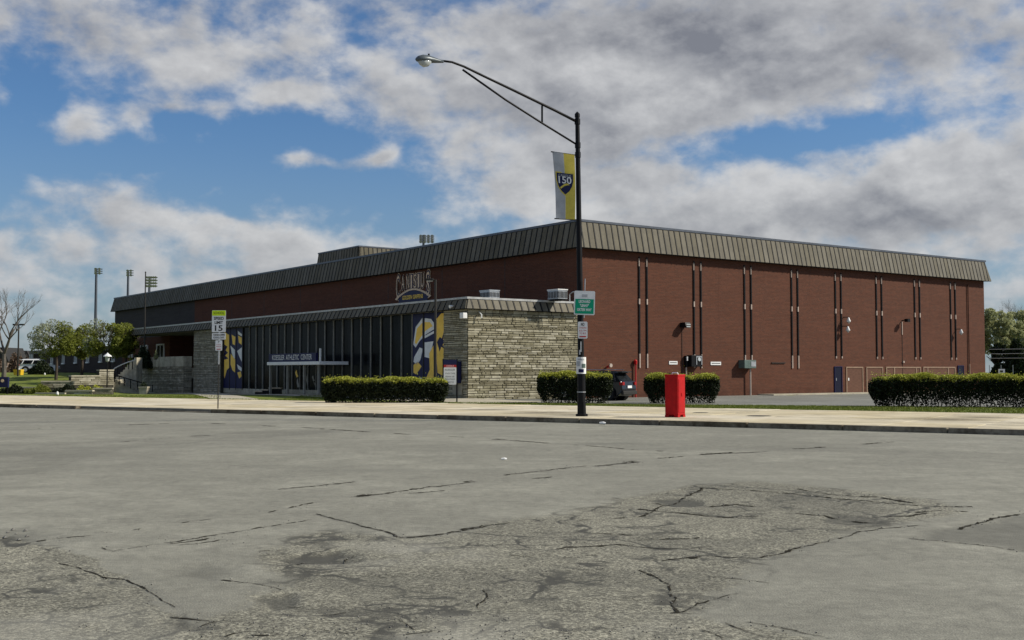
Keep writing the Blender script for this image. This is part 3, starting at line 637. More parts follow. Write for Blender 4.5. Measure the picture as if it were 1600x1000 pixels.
# brick shell
mb = MB(); mb.box(0, LR, 0, 64.4, -.6, 9.6); mb.build('brick_wall', M_BRICK, bld)
mb = MB(); mb.box(.004, LR, 64.4, LF, -.6, 9.6); mb.build('brick_wall', M_BRICKG, bld, label='darker grey brick wall at the far left end')
box('roof', M_ROOF, bld, .15, LR-.15, .15, LF-.15, 9.6, 10.6)
def mansard(parent, fn, L, pitch, zb, zt, ot, ob, u0=0.0, rev=False, mseam=M_SEAM, mcap=M_CAP, capz=.14, ext0=True, ext1=True, name='mansard'):
    """fn(u, v, o). backing + individual pans + seams + cap + drip edge"""
    root = MB()
    e0 = 1 if ext0 else 0; e1 = 1 if ext1 else 0
    def pt(u, v, o):
        f = (o if True else 0); uu = u
        if u <= u0+1e-6: uu = u0-(o*e0)
        if u >= u0+L-1e-6: uu = u0+L+(o*e1)
        return fn(uu, v, o)
    vs = [pt(u0, zb, ob-.03), pt(u0+L, zb, ob-.03), pt(u0+L, zt, ot-.03), pt(u0, zt, ot-.03), pt(u0, zb, -.0), pt(u0+L, zb, -.0), pt(u0+L, zt, -.0), pt(u0, zt, -.0)]
    vs[4] = fn(u0, zb, .002); vs[5] = fn(u0+L, zb, .002); vs[6] = fn(u0+L, zt, .002); vs[7] = fn(u0, zt, .002)
    root.add(vs, [(0, 1, 2, 3), (4, 7, 6, 5), (0, 4, 5, 1), (1, 5, 6, 2), (2, 6, 7, 3), (3, 7, 4, 0)])
    R = root.build(name, mseam, parent)
    npan = round((L+ob*(e0+e1)*.8)/pitch); 
    # shared pan mesh, local origin at drip
    lo = u0-ob*e0; hi = u0+L+ob*e1; p_ = (hi-lo)/npan; g_ = .062
    def pan(uc, cut0=0, cut1=0):
        m_ = MB(); a, b = -p_/2+g_, p_/2-g_
        z0, z1 = zb+.02, zt-.02
        def q(u, z, out): 
            k = (z-zb)/(zt-zb); o = ob+(ot-ob)*k
            if z > (zb+zt)/2:
                if cut0: u = u+(ob-ot)*(1 if u < 0 else .55)
                if cut1: u = u-(ob-ot)*(1 if u > 0 else .55)
            return fn(uc+u, z, o+out)
        v_ = [q(a, z0, -.02), q(b, z0, -.02), q(b, z1, -.02), q(a, z1, -.02), q(a, z0, .012), q(b, z0, .012), q(b, z1, .012), q(a, z1, .012)]
        m_.add(v_, [(0, 1, 2, 3), (4, 7, 6, 5), (0, 4, 5, 1), (1, 5, 6, 2), (2, 6, 7, 3), (3, 7, 4, 0)]); return m_
    base = pan(0).mesh('roof_panel', M_PAN); d = Vector(fn(1, 0, 0))-Vector(fn(0, 0, 0))
    for i in range(npan):
        uc = lo+p_*(i+.5)
        if i == 0 and ext0: o = pan(uc, 1, 0).build('roof_panel', M_PAN, R); continue
        if i == npan-1 and ext1: o = pan(uc, 0, 1).build('roof_panel', M_PAN, R); continue
        o = link('roof_panel', base, R); o.location = d*uc
    sm = MB()
    z0, z1 = zb+.01, zt-.01
    for i in range(1, npan):
        uc = lo+p_*i; h = .03
        a_, b_ = (uc-h, uc+h); ou, iu = ob+.035, ot+.035
        sm.add([fn(a_, z0, ob-.02), fn(b_, z0, ob-.02), fn(b_, z1, ot-.02), fn(a_, z1, ot-.02), fn(a_, z0, ou), fn(b_, z0, ou), fn(b_, z1, iu), fn(a_, z1, iu)],
               [(0, 1, 2, 3), (4, 7, 6, 5), (0, 4, 5, 1), (1, 5, 6, 2), (2, 6, 7, 3), (3, 7, 4, 0)])
    sm.build('roof_seam', mseam, R)
    # cap
    c = MB()
    def cq(u, v, o): return fn(u0-(o*e0) if u == 0 else u0+L+(o*e1), v, o)
    v_ = [cq(0, zt, ot+.05), cq(1, zt, ot+.05), cq(1, zt+capz, ot+.05), cq(0, zt+capz, ot+.05), cq(0, zt, -.3), cq(1, zt, -.3), cq(1, zt+capz, -.3), cq(0, zt+capz, -.3)]
    c.add(v_, [(0, 1, 2, 3), (4, 7, 6, 5), (0, 4, 5, 1), (1, 5, 6, 2), (2, 6, 7, 3), (3, 7, 4, 0)]).build('roof_cap', mcap, R)
    return R
mansard(bld, FR, LR, .49, HD, HT-.14, .10, .46)
mansard(bld, FF(0), LF, .56, HD, HT-.14, .10, .46)
# control joints in the front brick
for i in range(1, 8):
    box('expansion_joint', M_INK, bld, -.006, .05, 7.75*i-.025, 7.75*i+.025, WT-.3, HD-.0)
# paired slots with pipes on the right facade
for i in range(8):
    b0 = 4.94+4.88*i
    for db in (0, .66):
        x = b0+db; low = 2.05 if i < 4 else 2.6
        pr = box('downpipe', M_BLACK, bld, x-.05, x+.05, -.07, .02, 2.9, HD-.25)
        z0 = 2.0 if i < 4 else 2.86-.12
        MB().box(x-.035, x+.035, -.08, -.0, z0, 2.9).build('sleeve', M_CREAM, pr)
        MB().box(x-.052, x+.03, -.085, -.0, 6.05, 6.4).build('bracket', M_CREAM, pr)
        MB().box(x-.052, x-.01, -.08, -.0, HD-.85, HD-.35).build('clamp', M_CREAM, pr)
x = onR(1512, 500)[0]; pr = MB().tube([(x, -.08, .6), (x, -.08, HD-.35)], .045, 8).build('drainpipe', M_BRICK, bld, label='single slim drainpipe near the right corner')
MB().tube([(x, -.09, .3), (x, -.09, 2.4)], .06, 8).build('sleeve', M_TAN, pr)
def wall_light(px, py, kind, label):
    b, z = onR(px, py)
    if kind == 'box':
        o = MB().prism([(-.26, .16), (.2, .16), (.28, -.05), (.2, -.17), (-.26, -.17)], lambda u, v, d: (b+d, -.02-(u+.26), z+v), -.22, .22).build('wall_light', M_BLACK, bld, label=label)
        box('lens', M_LENS, o, b-.13, b+.23, -.54, -.20, z-.15, z+.06)
        MB().tube([(b-.05, -.03, z-.2), (b-.05, -.03, .5)], .018, 5).build('conduit', M_DKMETAL, o)
    elif kind == 'pendant':
        o = MB().tube([(b, 0, z+.25), (b, -.35, z+.25), (b, -.45, z+.2)], .03, 6).build('wall_light', M_DKMETAL, bld, label=label)
        MB().tube([(b, -.45, z+.22), (b, -.45, z+.15), (b, -.45, z-.05), (b, -.45, z-.12)], [.05, .08, .16, .14], 12).build('lamp_shade', M_WHITE, o, smooth=True)
        MB().tube([(b, -.45, z-.10), (b, -.45, z-.22)], [.11, .06], 10).build('lens', M_LENS, o)
    else:
        o = MB().tube([(b, 0, z), (b, -.4, z+.05)], .04, 6).build('wall_light', M_BLACK, bld, label=label)
        MB().box(b-.16, b+.16, -.65, -.35, z-.12, z+.12).build('lamp_head', M_BLACK, o)
        MB().box(b-.03, b+.03, -.05, 0, z-1.1, z-.1).build('junction_box', M_CREAM, o)
        MB().tube([(b, -.02, z-1.1), (b, -.02, .9)], .016, 5).build('conduit', M_DKMETAL, o)
wall_light(1066, 508, 'box', 'black box light with white lens above the meter cabinet')
wall_light(1318, 501, 'pendant', 'upper of two white lights between the fifth pair of pipes')
wall_light(1317, 515, 'pendant', 'lower of two white lights between the fifth pair of pipes')
wall_light(1409, 501, 'head', 'dark floodlight with pale bracket mid wall')
wall_light(1494, 519, 'pendant', 'single white light at the last pair of pipes')
# meters and plaques
def cab(px0, px1, py0, py1, dep, m, name, label=None, mk=None):
    b0, z1 = onR(px0, py0); b1, z0 = onR(px1, py1)
    return box(name, m, bld, b0, b1, -dep, .01, z0, z1, bevel=.015, label=label)
c = cab(1073, 1090, 555, 573, .45, M_BLACK, 'meter_cabinet', 'black meter cabinet with pale framed front above the hedge')
b0, z1 = onR(1080, 557); b1, z0 = onR(1089, 570)
fm = MB(); fm.box(b0, b0+.06, -.48, -.45, z0, z1); fm.box(b1-.06, b1, -.48, -.45, z0, z1); fm.box(b0, b1, -.482, -.45, z1-.06, z1+.02); fm.build('front_frame', M_GALV, c)
fm = MB().tube([((b0+b1)/2, -.45, z0+.35), ((b0+b1)/2, -.5, z0+.36)], .13, 14); fm.build('meter_dial', M_LENS, c)
c = cab(1068.5, 1071, 556, 574, .22, M_BLACK, 'conduit_box', 'slim black box with pale cap and pipe left of the meter cabinet')
b0, z0 = onR(1069.6, 572); MB().tube([(b0, -.15, .2), (b0, -.15, z0)], .045, 8).build('pipe', M_CREAM, c)
MB().tube([(b0, -.24, z0+.35), (b0, -.24, z0+.62)], .06, 8).build('cap', M_WHITE, c)
c = cab(1154, 1172, 562.5, 575.5, .55, M_GBOX, 'meter_box', 'grey green utility box on a white pipe')
b0, z0 = onR(1168, 575); MB().tube([(b0, -.25, .15), (b0, -.25, z0)], .06, 8).build('pipe', M_CREAM, c)
b1, z1 = onR(1171, 565); MB().box(b1-.45, b1+.02, -.57, -.55, z0+.1, z1+.0).build('cabinet_door', M_GALV, c)
for (x0, x1, y) in ((1045, 1058, 567), (1110, 1126, 568)):
    b0, z = onR(x0, y); b1, _ = onR(x1, y)
    p = box('plaque', M_WHITE, bld, b0, b1, -.04, 0, z-.10, z+.12)
    MB().box(b0+.08, b1-.08, -.045, -.04, z-.01, z+.04).build('print', M_INK, p)
b0, z = onR(1205, 567); b1, _ = onR(1226, 567); box('wall_rail', M_DKMETAL, bld, b0, b1, -.07, 0, z-.03, z+.03)
b0, z = onR(1045, 585); b1, _ = onR(1060, 585); box('vent_grille', M_BLACK, bld, b0, b1, -.04, 0, z-.1, z+.1)
# red standpipes
b0, z1 = onR(991, 567); sp = MB().tube([(b0, -.12, .1), (b0, -.12, z1-.1)], .05, 8).build('standpipe', M_REDINK, bld); MB().tube([(b0, -.12, z1-.1), (b0, -.12, z1+.12), (b0, -.12, z1+.22)], [.1, .12, .04], 8).build('pipe_head', M_RED, sp)
b0, z1 = onR(948, 571); sp = MB().tube([(b0, -.05, z1-.1), (b0, -.35, z1)], .07, 8).build('fire_connection', M_REDINK, bld); MB().tube([(b0, -.33, z1), (b0, -.42, z1)], .12, 10).build('pipe_head', M_CREAM, sp)
# doors
def blue_door(x0, x1, yt, lab):
    b0, z1 = onR(x0, yt); b1, _ = onR(x1, yt); d = box('door', M_BLUEDOOR, bld, b0+.04, b1-.04, -.035, 0, .12, z1-.04, label=lab)
    f = MB(); f.box(b0, b0+.05, -.07, 0, .12, z1); f.box(b1-.05, b1, -.07, 0, .12, z1); f.box(b0+.05, b1-.05, -.068, 0, z1-.05, z1); f.build('door_frame', M_NAVY, d)
    MB().box(b0+.12, b0+.18, -.09, -.035, 1.1, 1.3).build('handle', M_GALV, d); MB().box(b0-.2, b1+.2, -.6, -.0, .05, .14).build('sill', M_CONC, d)
blue_door(1303, 1315, 572.5, 'dark blue steel door at the left of the tan frames'); blue_door(1496, 1505, 571, 'dark blue steel door at the right of the tan frames')
def tan_frame(x0, x1, bars, lab):
    b0, z1 = onR(x0, 573); b1, _ = onR(x1, 573); fr = .09
    p = MB(); p.box(b0+fr, b1-fr, -.012, 0, .1, z1-fr); P_ = p.build('blocked_doorway', mat('infill_brick', (.12, .06, .04), .9, var=.2, vscale=3, stretch=(1, 1, 6)), bld, label=lab)
    f = MB(); f.box(b0, b0+fr, -.05, 0, .1, z1); f.box(b1-fr, b1, -.05, 0, .1, z1); f.box(b0+fr, b1-fr, -.048, 0, z1-fr, z1); f.build('door_frame', M_TAN, P_)
    for x in bars: q = onR(x, 573)[0]; MB().box(q-.05, q+.05, -.045, -.013, .1, z1-fr).build('frame_post', M_TAN, P_)
    return P_, b0
t_, b0 = tan_frame(1321.5, 1348, [], 'tan framed bricked doorway with a small pale lock, nearest the blue door'); MB().box(b0+.22, b0+.34, -.04, -.01, 1.1, 1.3).build('lock', M_WHITE, t_)
tan_frame(1353, 1379, [], 'narrow tan framed bricked doorway, second from the left'); tan_frame(1384, 1438, [1397, 1431], 'wide tan framed opening with two inner posts, third from the left'); tan_frame(1442, 1492, [1449, 1481], 'wide tan framed opening furthest right')
b0 = onR(1410, 566)[0]; box('bell', M_CREAM, bld, b0, b0+.15, -.1, 0, 2.45, 2.6)

# --- stone work
stone_meshes = []
for k in range(5):
    bm = bmesh.new(); bmesh.ops.create_cube(bm, size=1.0)
    for v in bm.verts: v.co += Vector((random.uniform(-.03, .03), random.uniform(-.12, .12), random.uniform(-.09, .09)))
    bmesh.ops.bevel(bm, geom=bm.edges[:], offset=.06, segments=1, affect='EDGES')
    me = bpy.data.meshes.new('stone'); bm.to_mesh(me); bm.free(); me.materials.append(M_STONE); stone_meshes.append(me)
def stone_face(parent, backname, fn, u0, u1, z0, z1, axis, nparts, mstone=M_STONE, dens=1.0, lab=None):
    """backing wall part, then laid stones. axis: 'b' (u along local x) or 'a' (u along local y)"""
    bk = MB(); v = [fn(u, z, o) for o in (-.35, 0) for (u, z) in ((u0, z0), (u1, z0), (u1, z1), (u0, z1))]
    bk.add(v, [(0, 1, 2, 3), (4, 7, 6, 5), (0, 4, 5, 1), (1, 5, 6, 2), (2, 6, 7, 3), (3, 7, 4, 0)])
    W = bk.build(backname, M_JOINT, parent, label=lab)
    lst = []; z = z0
    while z < z1-.04:
        h = min(random.choice((.08, .10, .12, .13, .15))*dens, z1-z); u = u0
        if z1-z-h < .06: h = z1-z
        while u < u1-.02:
            l = random.uniform(.22, .85)*dens
            if u1-u-l < .2: l = u1-u
            lst.append((u+l/2, z+h/2, l-.03, h-.028)); u += l
        z += h
    lst.sort(key=lambda t: -t[2]*t[3])
    extra = MB()
    for i, (u, zc, l, h) in enumerate(lst):
        pr = random.uniform(.0, .032)
        if i < nparts:
            o = link('stone', random.choice(stone_meshes), W); o.location = fn(u, zc, -.03+pr)
            o.scale = (l, .10, h)
            if axis == 'a': o.rotation_euler = (0, 0, math.pi/2)
            if mstone is not M_STONE: o.material_slots[0].link = 'OBJECT'; o.material_slots[0].material = mstone
        else:
            a, b, c, d = u-l/2, u+l/2, zc-h/2, zc+h/2; q = .018; f = pr+.02
            v = [fn(x, y, 0) for x, y in ((a, c), (b, c), (b, d), (a, d))]+[fn(x, y, f) for x, y in ((a+q, c+q), (b-q, c+q), (b-q, d-q), (a+q, d-q))]
            extra.add(v, [(4, 5, 6, 7), (0, 1, 5, 4), (1, 2, 6, 5), (2, 3, 7, 6), (3, 0, 4, 7)])
    if extra.f:
        e = extra.build('stonework', mstone, W); e['kind'] = 'stuff'
        me = e.data; at = me.attributes.new('tone', 'FLOAT', 'FACE'); 
    return W
# side wall of the wing (faces right), near corner front panel, far front panel
stone_face(bld, 'stone_wall', lambda u, v, o: (u, 0-o, v), WB, -.08, -.1, WD, 'b', 300, lab='stone wall on the right side of the wing')
stone_face(bld, 'stone_wall', lambda u, v, o: (WB-o, u, v), .0, 2.5, -.1, WD, 'a', 120, lab='stone pier at the near corner of the glass front')
stone_face(bld, 'stone_wall', lambda u, v, o: (WB-o, u, v), 36.5, 42.6, -.4, WD, 'a', 150, M_STONED, lab='stone pier at the far end of the glass front')
box('quoin', M_CONCW, bld, WB-.06, WB+.3, -.06, .33, -.2, WD, label='smooth corner strip between the stone walls') if False else None
box('wing_core', M_INK, bld, WB+.36, -.02, 2.5, 36.5, -.3, WD)
box('wing_roof', M_ROOF, bld, WB+.1, -.01, .1, 60, WD, 5.85)
mansard(bld, lambda u, v, o: (u, 0-o, v), 8.1, .50, WD, WT-.12, .06, .34, u0=WB, ext0=True, ext1=False, mcap=M_CAPW, capz=.12, name='wing_mansard')
mansard(bld, FF(WB), 60.6, .60, WD, WT-.12, .06, .34, mcap=M_CAPW, capz=.12, ext1=True, name='wing_mansard')
mb = MB().prism([(WB-.02, WD+.02), (WB+.12, WD+.02), (WB+.12, WT-.1), (WB-.02, WT-.1)], lambda u, v, d: (u, d, v), -.36, -.36+.001) if False else None
# glass front
GB = WB+.30
gf = empty('glass_front', (0, 0, 0)); gf.parent = bld
a0, a1, nb = 2.52, 36.48, 26; pw = (a1-a0)/nb
fix = MB(); fix.box(GB-.05, GB+.06, a0, a1, .05, .42); sill = fix.build('sill', M_CONCW, gf)
for i in range(nb):
    u0, u1 = a0+pw*i, a0+pw*(i+1); mural = i < 3 or i >= nb-3
    door = 17.0 < (u0+u1)/2 < 25.5 and False
    ztop = WD
    if mural:
        p = box('mural_panel', M_NAVY, gf, GB-.06, GB, u0+.05, u1-.05, .42, ztop-.03)
    else:
        p = box('window_pane', M_GLASS, gf, GB-.005+.004*(i % 3), GB+.02, u0+.03, u1-.03, .42, ztop-.03)
        p.rotation_euler = (0, 0, 0)
    if i: MB().box(GB-.09, GB+.0, u0-.03, u0+.03, .30, ztop-.02).build('mullion', M_MULL if not (mural and i != 3) else M_DKMETAL, gf)
def mural(lo, n, prints):
    L = pw*n
    for m_, pts, d in prints:     # s: 0 left edge in view .. 1 right edge; z 0..1
        for k in range(n):        # clip to each pane by s range
            s0, s1 = k/n+.035/1, (k+1)/n-.035
            # Sutherland-Hodgman against s0, s1
            poly = list(pts)
            for side, lim in ((1, s0), (-1, s1)):
                outp = []
                for i in range(len(poly)):
                    p, q = poly[i], poly[(i+1) % len(poly)]; ip = side*(p[0]-lim) >= 0; iq = side*(q[0]-lim) >= 0
                    if ip: outp.append(p)
                    if ip != iq:
                        t = (lim-p[0])/(q[0]-p[0]); outp.append((lim, p[1]+t*(q[1]-p[1])))
                poly = outp
                if not poly: break
            if len(poly) >= 3:
                MB().prism([(lo+L*(1-s), .44+(WD-.5)*z) for s, z in poly], lambda u, v, o: (GB-.06-o, u, v), 0, d).build('print', m_, gf)
# plain geometric gold / white shapes on navy (a generic stand-in for the artwork)
mural(a0, 3, [(M_WHITE, [(.03, .62), (.10, .84), (.30, .95), (.55, .93), (.66, .86), (.64, .80), (.40, .74), (.22, .66), (.10, .58)], .004),
              (M_GOLD, [(.08, .64), (.14, .82), (.32, .90), (.52, .89), (.60, .84), (.40, .79), (.24, .70), (.12, .62)], .008),
              (M_WHITE, [(.35, .72), (.64, .78), (.64, .75), (.36, .69)], .004),
              (M_GOLD, [(.70, .92), (.84, .99), (.99, .99), (.99, .30), (.90, .22), (.74, .26), (.70, .50)], .004),
              (M_NAVY, [(.72, .64), (.80, .70), (.86, .68), (.92, .77), (.90, .66), (.97, .68), (.88, .60), (.94, .55), (.84, .58), (.80, .52)], .008),
              (M_WHITE, [(.06, .46), (.22, .58), (.32, .56), (.24, .42), (.14, .36), (.04, .40)], .004),
              (M_WHITE, [(.36, .64), (.62, .65), (.52, .44), (.36, .46)], .005),
              (M_GOLD, [(.04, .36), (.16, .40), (.28, .34), (.12, .24), (.04, .26)], .004),
              (M_GOLD, [(.50, .50), (.62, .60), (.64, .14), (.42, .10), (.38, .16), (.52, .30)], .006),
              (M_WHITE, [(.36, .10), (.64, .13), (.64, .10), (.38, .06)], .004),
              (M_WHITE, [(.05, .18), (.28, .20), (.30, .08), (.10, .02), (.05, .08)], .004), (M_NAVY, [(.12, .14), (.24, .15), (.24, .08), (.14, .06)], .008),
              (M_WHITE, [(.74, .16), (.82, .17), (.96, .04), (.90, .04)], .004)])
mural(a1-pw*3, 3, [(M_GOLD, [(.02, .96), (.28, .90), (.30, .34), (.18, .30), (.06, .16), (.02, .22)], .004), (M_NAVY, [(.04, .74), (.20, .70), (.10, .64), (.24, .60), (.08, .55), (.26, .50), (.04, .48)], .008),
                  (M_GOLD, [(.42, .90), (.62, .86), (.60, .72), (.48, .74)], .004), (M_WHITE, [(.36, .72), (.60, .64), (.60, .46), (.44, .58)], .004), (M_GOLD, [(.38, .58), (.62, .48), (.62, .26), (.48, .30), (.38, .40)], .006),
                  (M_WHITE, [(.74, .96), (.95, .90), (.95, .86), (.76, .90)], .004), (M_GOLD, [(.76, .88), (.95, .84), (.95, .72), (.80, .76)], .004), (M_WHITE, [(.72, .62), (.96, .68), (.96, .44), (.84, .52)], .004),
                  (M_WHITE, [(.72, .40), (.96, .34), (.96, .28), (.78, .32)], .004), (M_GOLD, [(.74, .26), (.92, .28), (.96, .20), (.84, .16)], .004)])
# far part of the wing: brick walls, recess, pale framed windows
box('brick_wall', M_BRICK, bld, -5.2, -.02, 57.2, 72, -1.2, WD, label='brick wall of the wing behind the terrace')
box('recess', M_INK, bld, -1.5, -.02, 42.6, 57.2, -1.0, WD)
box('recess_floor', M_CONCW, bld, WB+.3, -1.5, 42.6, 57.2, -1.0, 2.0)
def win_front(px0, px1, py0, py1, b0, lab=None, parent=bld):
    a_, z1 = onF(px1, py0, b0); b_, z0 = onF(px0, py1, b0); f = .14
    w_ = MB().box(b0-.04, b0, a_+f, b_-f, z0, z1-f).build('window', M_GLASS, parent, label=lab)
    m_ = MB(); m_.box(b0-.12, b0, a_, a_+f, z0, z1); m_.box(b0-.12, b0, b_-f, b_, z0, z1); m_.box(b0-.118, b0, a_+f, b_-f, z1-f, z1); m_.box(b0-.09, b0, (a_+b_)/2-.04, (a_+b_)/2+.04, z0, z1-f); m_.build('frame', M_WHITE, w_)
win_front(245.5, 257.5, 537, 559, -5.2, 'white framed doorway above the terrace'); win_front(198, 208, 541, 559, -5.2, 'white framed window beside the clipped shrub'); win_front(220.5, 231.5, 539, 557, -5.2, 'white framed window behind the shrub')
# corner camera, small lamps
box('corner_floodlight', M_WHITE, bld, WB-.42, WB-.12, -.15, .2, WD-.55, WD-.22, bevel=.03)
MB().tube([(WB+.75, -.05, WD-.15), (WB+.75, -.3, WD-.3), (WB+.75, -.3, WD-.5)], .04, 6).build('security_camera', M_WHITE, bld)
a_, z_ = onF(706, 478, WB-.35); MB().tube([(WB-.28, a_, z_), (WB-.50, a_, z_-.05)], [.05, .10], 8).build('security_camera', M_WHITE, bld)
box('access_panel', M_CONCW, bld, WB-.055, WB-.0, .5, 1.5, .45, 1.25)
# blue phone box on the pier
ph = box('wall_phone', M_NAVYD, bld, WB-.34, WB-.04, .55, 1.25, 1.1, 2.35, bevel=.03, label='dark blue wall phone hood on the stone pier'); MB().box(WB-.36, WB-.34, .62, .75, 1.45, 2.1).build('handset', M_WHITE, ph)

# wordmark sign on the brick above the wing
sg = empty('wall_sign', (0, 0, 0)); sg.parent = bld
sa1, _z = onF(619, 440); sa0, _z = onF(675, 440); zt_ = onF(675, 420)[1]; zb_ = onF(620, 468)[1]
SWd = sa1-sa0; mid = (sa0+sa1)/2; zc = (7.85+6.35)/2
def sfn(u, v, o): return (-.03-o, mid-u, v)
def outline_text(ch, u, z, wdt, hgt):
    for (m_, off, o, nm) in ((M_GOLDL, .17, .02, 'letter_edge'), (M_NAVY, .10, .05, 'letter'), (M_GOLDL, -.012, .075, 'letter_line')):
        mb = text_mb(ch, 1.0, lambda a, b, c: (a, b, c), bold=off*.42)
        xs_ = [v[0] for v in mb.v]; ys_ = [v[1] for v in mb.v]; k = off*.42
        xc, yc = (max(xs_)+min(xs_))/2, (max(ys_)+min(ys_))/2; kx = wdt/(max(xs_)-min(xs_)-2*k); ky = hgt/(max(ys_)-min(ys_)-2*k)
        mb.v = [sfn(u+(v[0]-xc)*kx*.92, z+(v[1]-yc)*ky*.9, o) for v in mb.v]; mb.build(nm, m_, sg)
cw = SWd/8.0
seq = 'CANISIUS'; wds = [1.25, 1.05, 1.1, .55, 1.0, .55, 1.05, 1.25]; tot = sum(wds); u = -SWd/2
for i, ch in enumerate(seq):
    wd_ = SWd*wds[i]/tot; big = i in (0, 7); h_ = 2.0 if big else 1.15; 
    zz = 8.22 if big else 8.52
    outline_text(ch, u+wd_/2, zz, wd_*.66, h_); u += wd_
arc = MB(); pts = [(-SWd/2+SWd*t, 7.25+.62*math.sin(math.pi*t)) for t in np.linspace(0, 1, 17)]
poly = pts+[(SWd*.36, 7.2), (-SWd*.36, 7.2)]
MB().prism([(-SWd/2, 7.30)]+[(a, b+.12) for a, b in pts[1:-1]]+[(SWd/2, 7.30)]+[(SWd/2-.25, 7.20)]+[(a*.93, b) for a, b in pts[::-1][1:-1]]+[(-SWd/2+.25, 7.20)], sfn, 0, .06).build('arch', M_GOLDL, sg)
MB().prism([(a*.92, b-.02) for a, b in pts[1:-1]]+[(SWd*.40, 7.0), (-SWd*.40, 7.0)], sfn, 0, .045).build('backing', M_NAVYD, sg)
text_mb('GOLDEN GRIFFINS', .42, lambda a, b, c: sfn(a, b+7.34, .07), wide=SWd*.58, bold=.012).build('lettering', M_GOLD, sg)
# entrance canopy
cn = empty('entrance_canopy', (0, 0, 0)); cn.parent = bld
CB = WB-2.1
ca0, cz = onF(499, 566, CB); ca1, cz2 = onF(417, 569, CB); cz = 1.75+(581-567)/1780*78
ca1 = onF(417, 568, CB)[0]; czt = onF(470, 565, CB)[1]
box('canopy_slab', M_WHITE, cn, CB, GB-.25, ca0, ca1, czt-.22, czt, bevel=.02)
sb1, _ = onF(420, 560, CB+.1); sb0, _ = onF(493.5, 560, CB+.1)
fb = box('sign_board', M_NAVY, cn, CB+.1, CB+.25, sb0, sb1, czt, czt+.58)
box('end_fin', M_WHITE, cn, CB+.05, CB+.15, ca0+.03, ca0+.13, czt, czt+.85)
text_mb('KOESSLER  ATHLETIC  CENTER', .50, lambda a, b, c: (CB+.095, (sb0+sb1)/2-a, czt+.29+b), wide=(sb1-sb0)*.84, bold=.0).build('lettering', M_WHITE, fb)
for px in (422.5, 449.5, 475.5, 498.0):
    a_, _ = onF(px, 590, CB+.3); MB().box(CB+.24, CB+.38, a_-.07, a_+.07, .0, czt-.22).build('post', M_MULL, cn)
# decals behind the entrance: plain gold and white cut shapes on the glass
dg = GB-.012
for (px, y0, y1, m_, wd_) in ((463, 578, 590, M_GOLD, .35), (465, 591, 606, M_MULL, .30), (480, 586, 602, M_MULL, .25), (489, 586, 596, M_MULL, .32), (492, 598, 604, M_MULL, .4)):
    a_, z1 = onF(px, y0, dg); _, z0 = onF(px, y1, dg)
    MB().prism([(a_-wd_, z0+.1), (a_-wd_*.2, z0), (a_+wd_*.5, z0+.35), (a_+wd_*.3, z1-.1), (a_-wd_*.1, z1), (a_-wd_*.5, z1-.3)], lambda u, v, o: (dg-o, u, v), 0, .006).build('decal', m_, gf)
# entrance threshold
box('threshold', M_CONCW, bld, WB-.1, GB, 12, 24, .0, .46)
# terrace in front of the far brick wall
ter = empty('terrace', C0, TH, label='raised stone terrace with a concrete parapet left of the glass front', cat='terrace')
TB = WB-.75
ta0 = 42.9; ta1 = onF(213, 590, TB)[0]
stone_face(ter, 'stone_wall', lambda u, v, o: (TB-o, u, v), ta0, ta1, -.7, 2.18, 'a', 120, M_STONED)
n = 2
for i in range(2):
    u0 = ta0+(ta1-ta0)*i/2+.03; u1 = ta0+(ta1-ta0)*(i+1)/2-(.3 if i == 0 else 0)
    box('parapet_panel', M_CONCW, ter, TB-.07, TB+.25, u0, u1, 2.2, 3.1, bevel=.02)
box('parapet_gap', M_CONC, ter, TB+.08, TB+.25, ta0+.2, ta1-.1, 2.2, 3.0)
box('terrace_floor', M_CONC, ter, TB+.35, -5.25, ta0, ta1, 1.2, 2.1)
stone_face(ter, 'stone_wall', lambda u, v, o: (u, ta0-o-.01, v), TB, WB-.06, -.5, 2.18, 'b', 40, M_STONED)
box('side_parapet', M_CONCW, ter, TB+.255, WB-.06, ta0-.02, ta0+.22, 2.2, 3.1)
# ------------------------------------------------------------------ roof-top things
ph = empty('roof_penthouse', (0, 0, 0)); ph.parent = bld
box('penthouse_wall', M_PAN, ph, 14.2, 21.4, 54.2, 63.6, 10.5, 15.0)
mansard(ph, lambda u, v, o: (14.2-o, u, v), 9.6, .6, 10.7, 15.15, .0, .5, u0=54.2)
mansard(ph, lambda u, v, o: (u, 54.2-o, v), 7.2, .55, 10.7, 15.15, .0, .5, u0=14.2)
def ac(px, py, b, w_, h_, label, cap=False):
    a_, z_ = onF(px, py, b); r = empty('air_conditioner', from_loc(b, a_, 5.97), TH, label=label, cat='air conditioner')
    MB().box(-.35, .35, -w_/2, w_/2, .1, h_).build('casing', M_GALV, r)
    for k in range(7): y = -w_/2+.06+k*(w_-.12)/6; MB().box(-.37, -.352, y-.03, y+.03, .15, h_-.08).build('louvre', M_DKMETAL, r)
    for k in range(7): x = -.3+k*.1; MB().box(x-.02, x+.02, -w_/2-.02, -w_/2-.003, .15, h_-.08).build('louvre', M_DKMETAL, r)
    MB().box(-.38, .38, -w_/2-.03, w_/2+.03, h_+.002, h_+.06).build('lid', M_WHITE if cap else M_GALV, r)
    MB().box(-.3, .3, -w_/2+.1, w_/2-.1, 0, .1).build('base', M_BLACK, r)
ac(765, 458, -6.0, 1.0, .50, 'grey louvred air conditioner on the wing roof left of centre'); ac(871, 458, -2.2, 1.0, .62, 'white lidded air conditioner on the wing roof beside the lamp pole', True)
pa, _ = onF(890, 462, -1.6); r = MB().tube([(-1.6, pa, 5.95), (-1.6, pa, 6.35), (-1.5, pa-.2, 6.5), (-1.2, pa-.5, 6.45), (-.8, pa-.7, 6.3)], .04, 6).build('roof_pipe', M_GALV, bld)

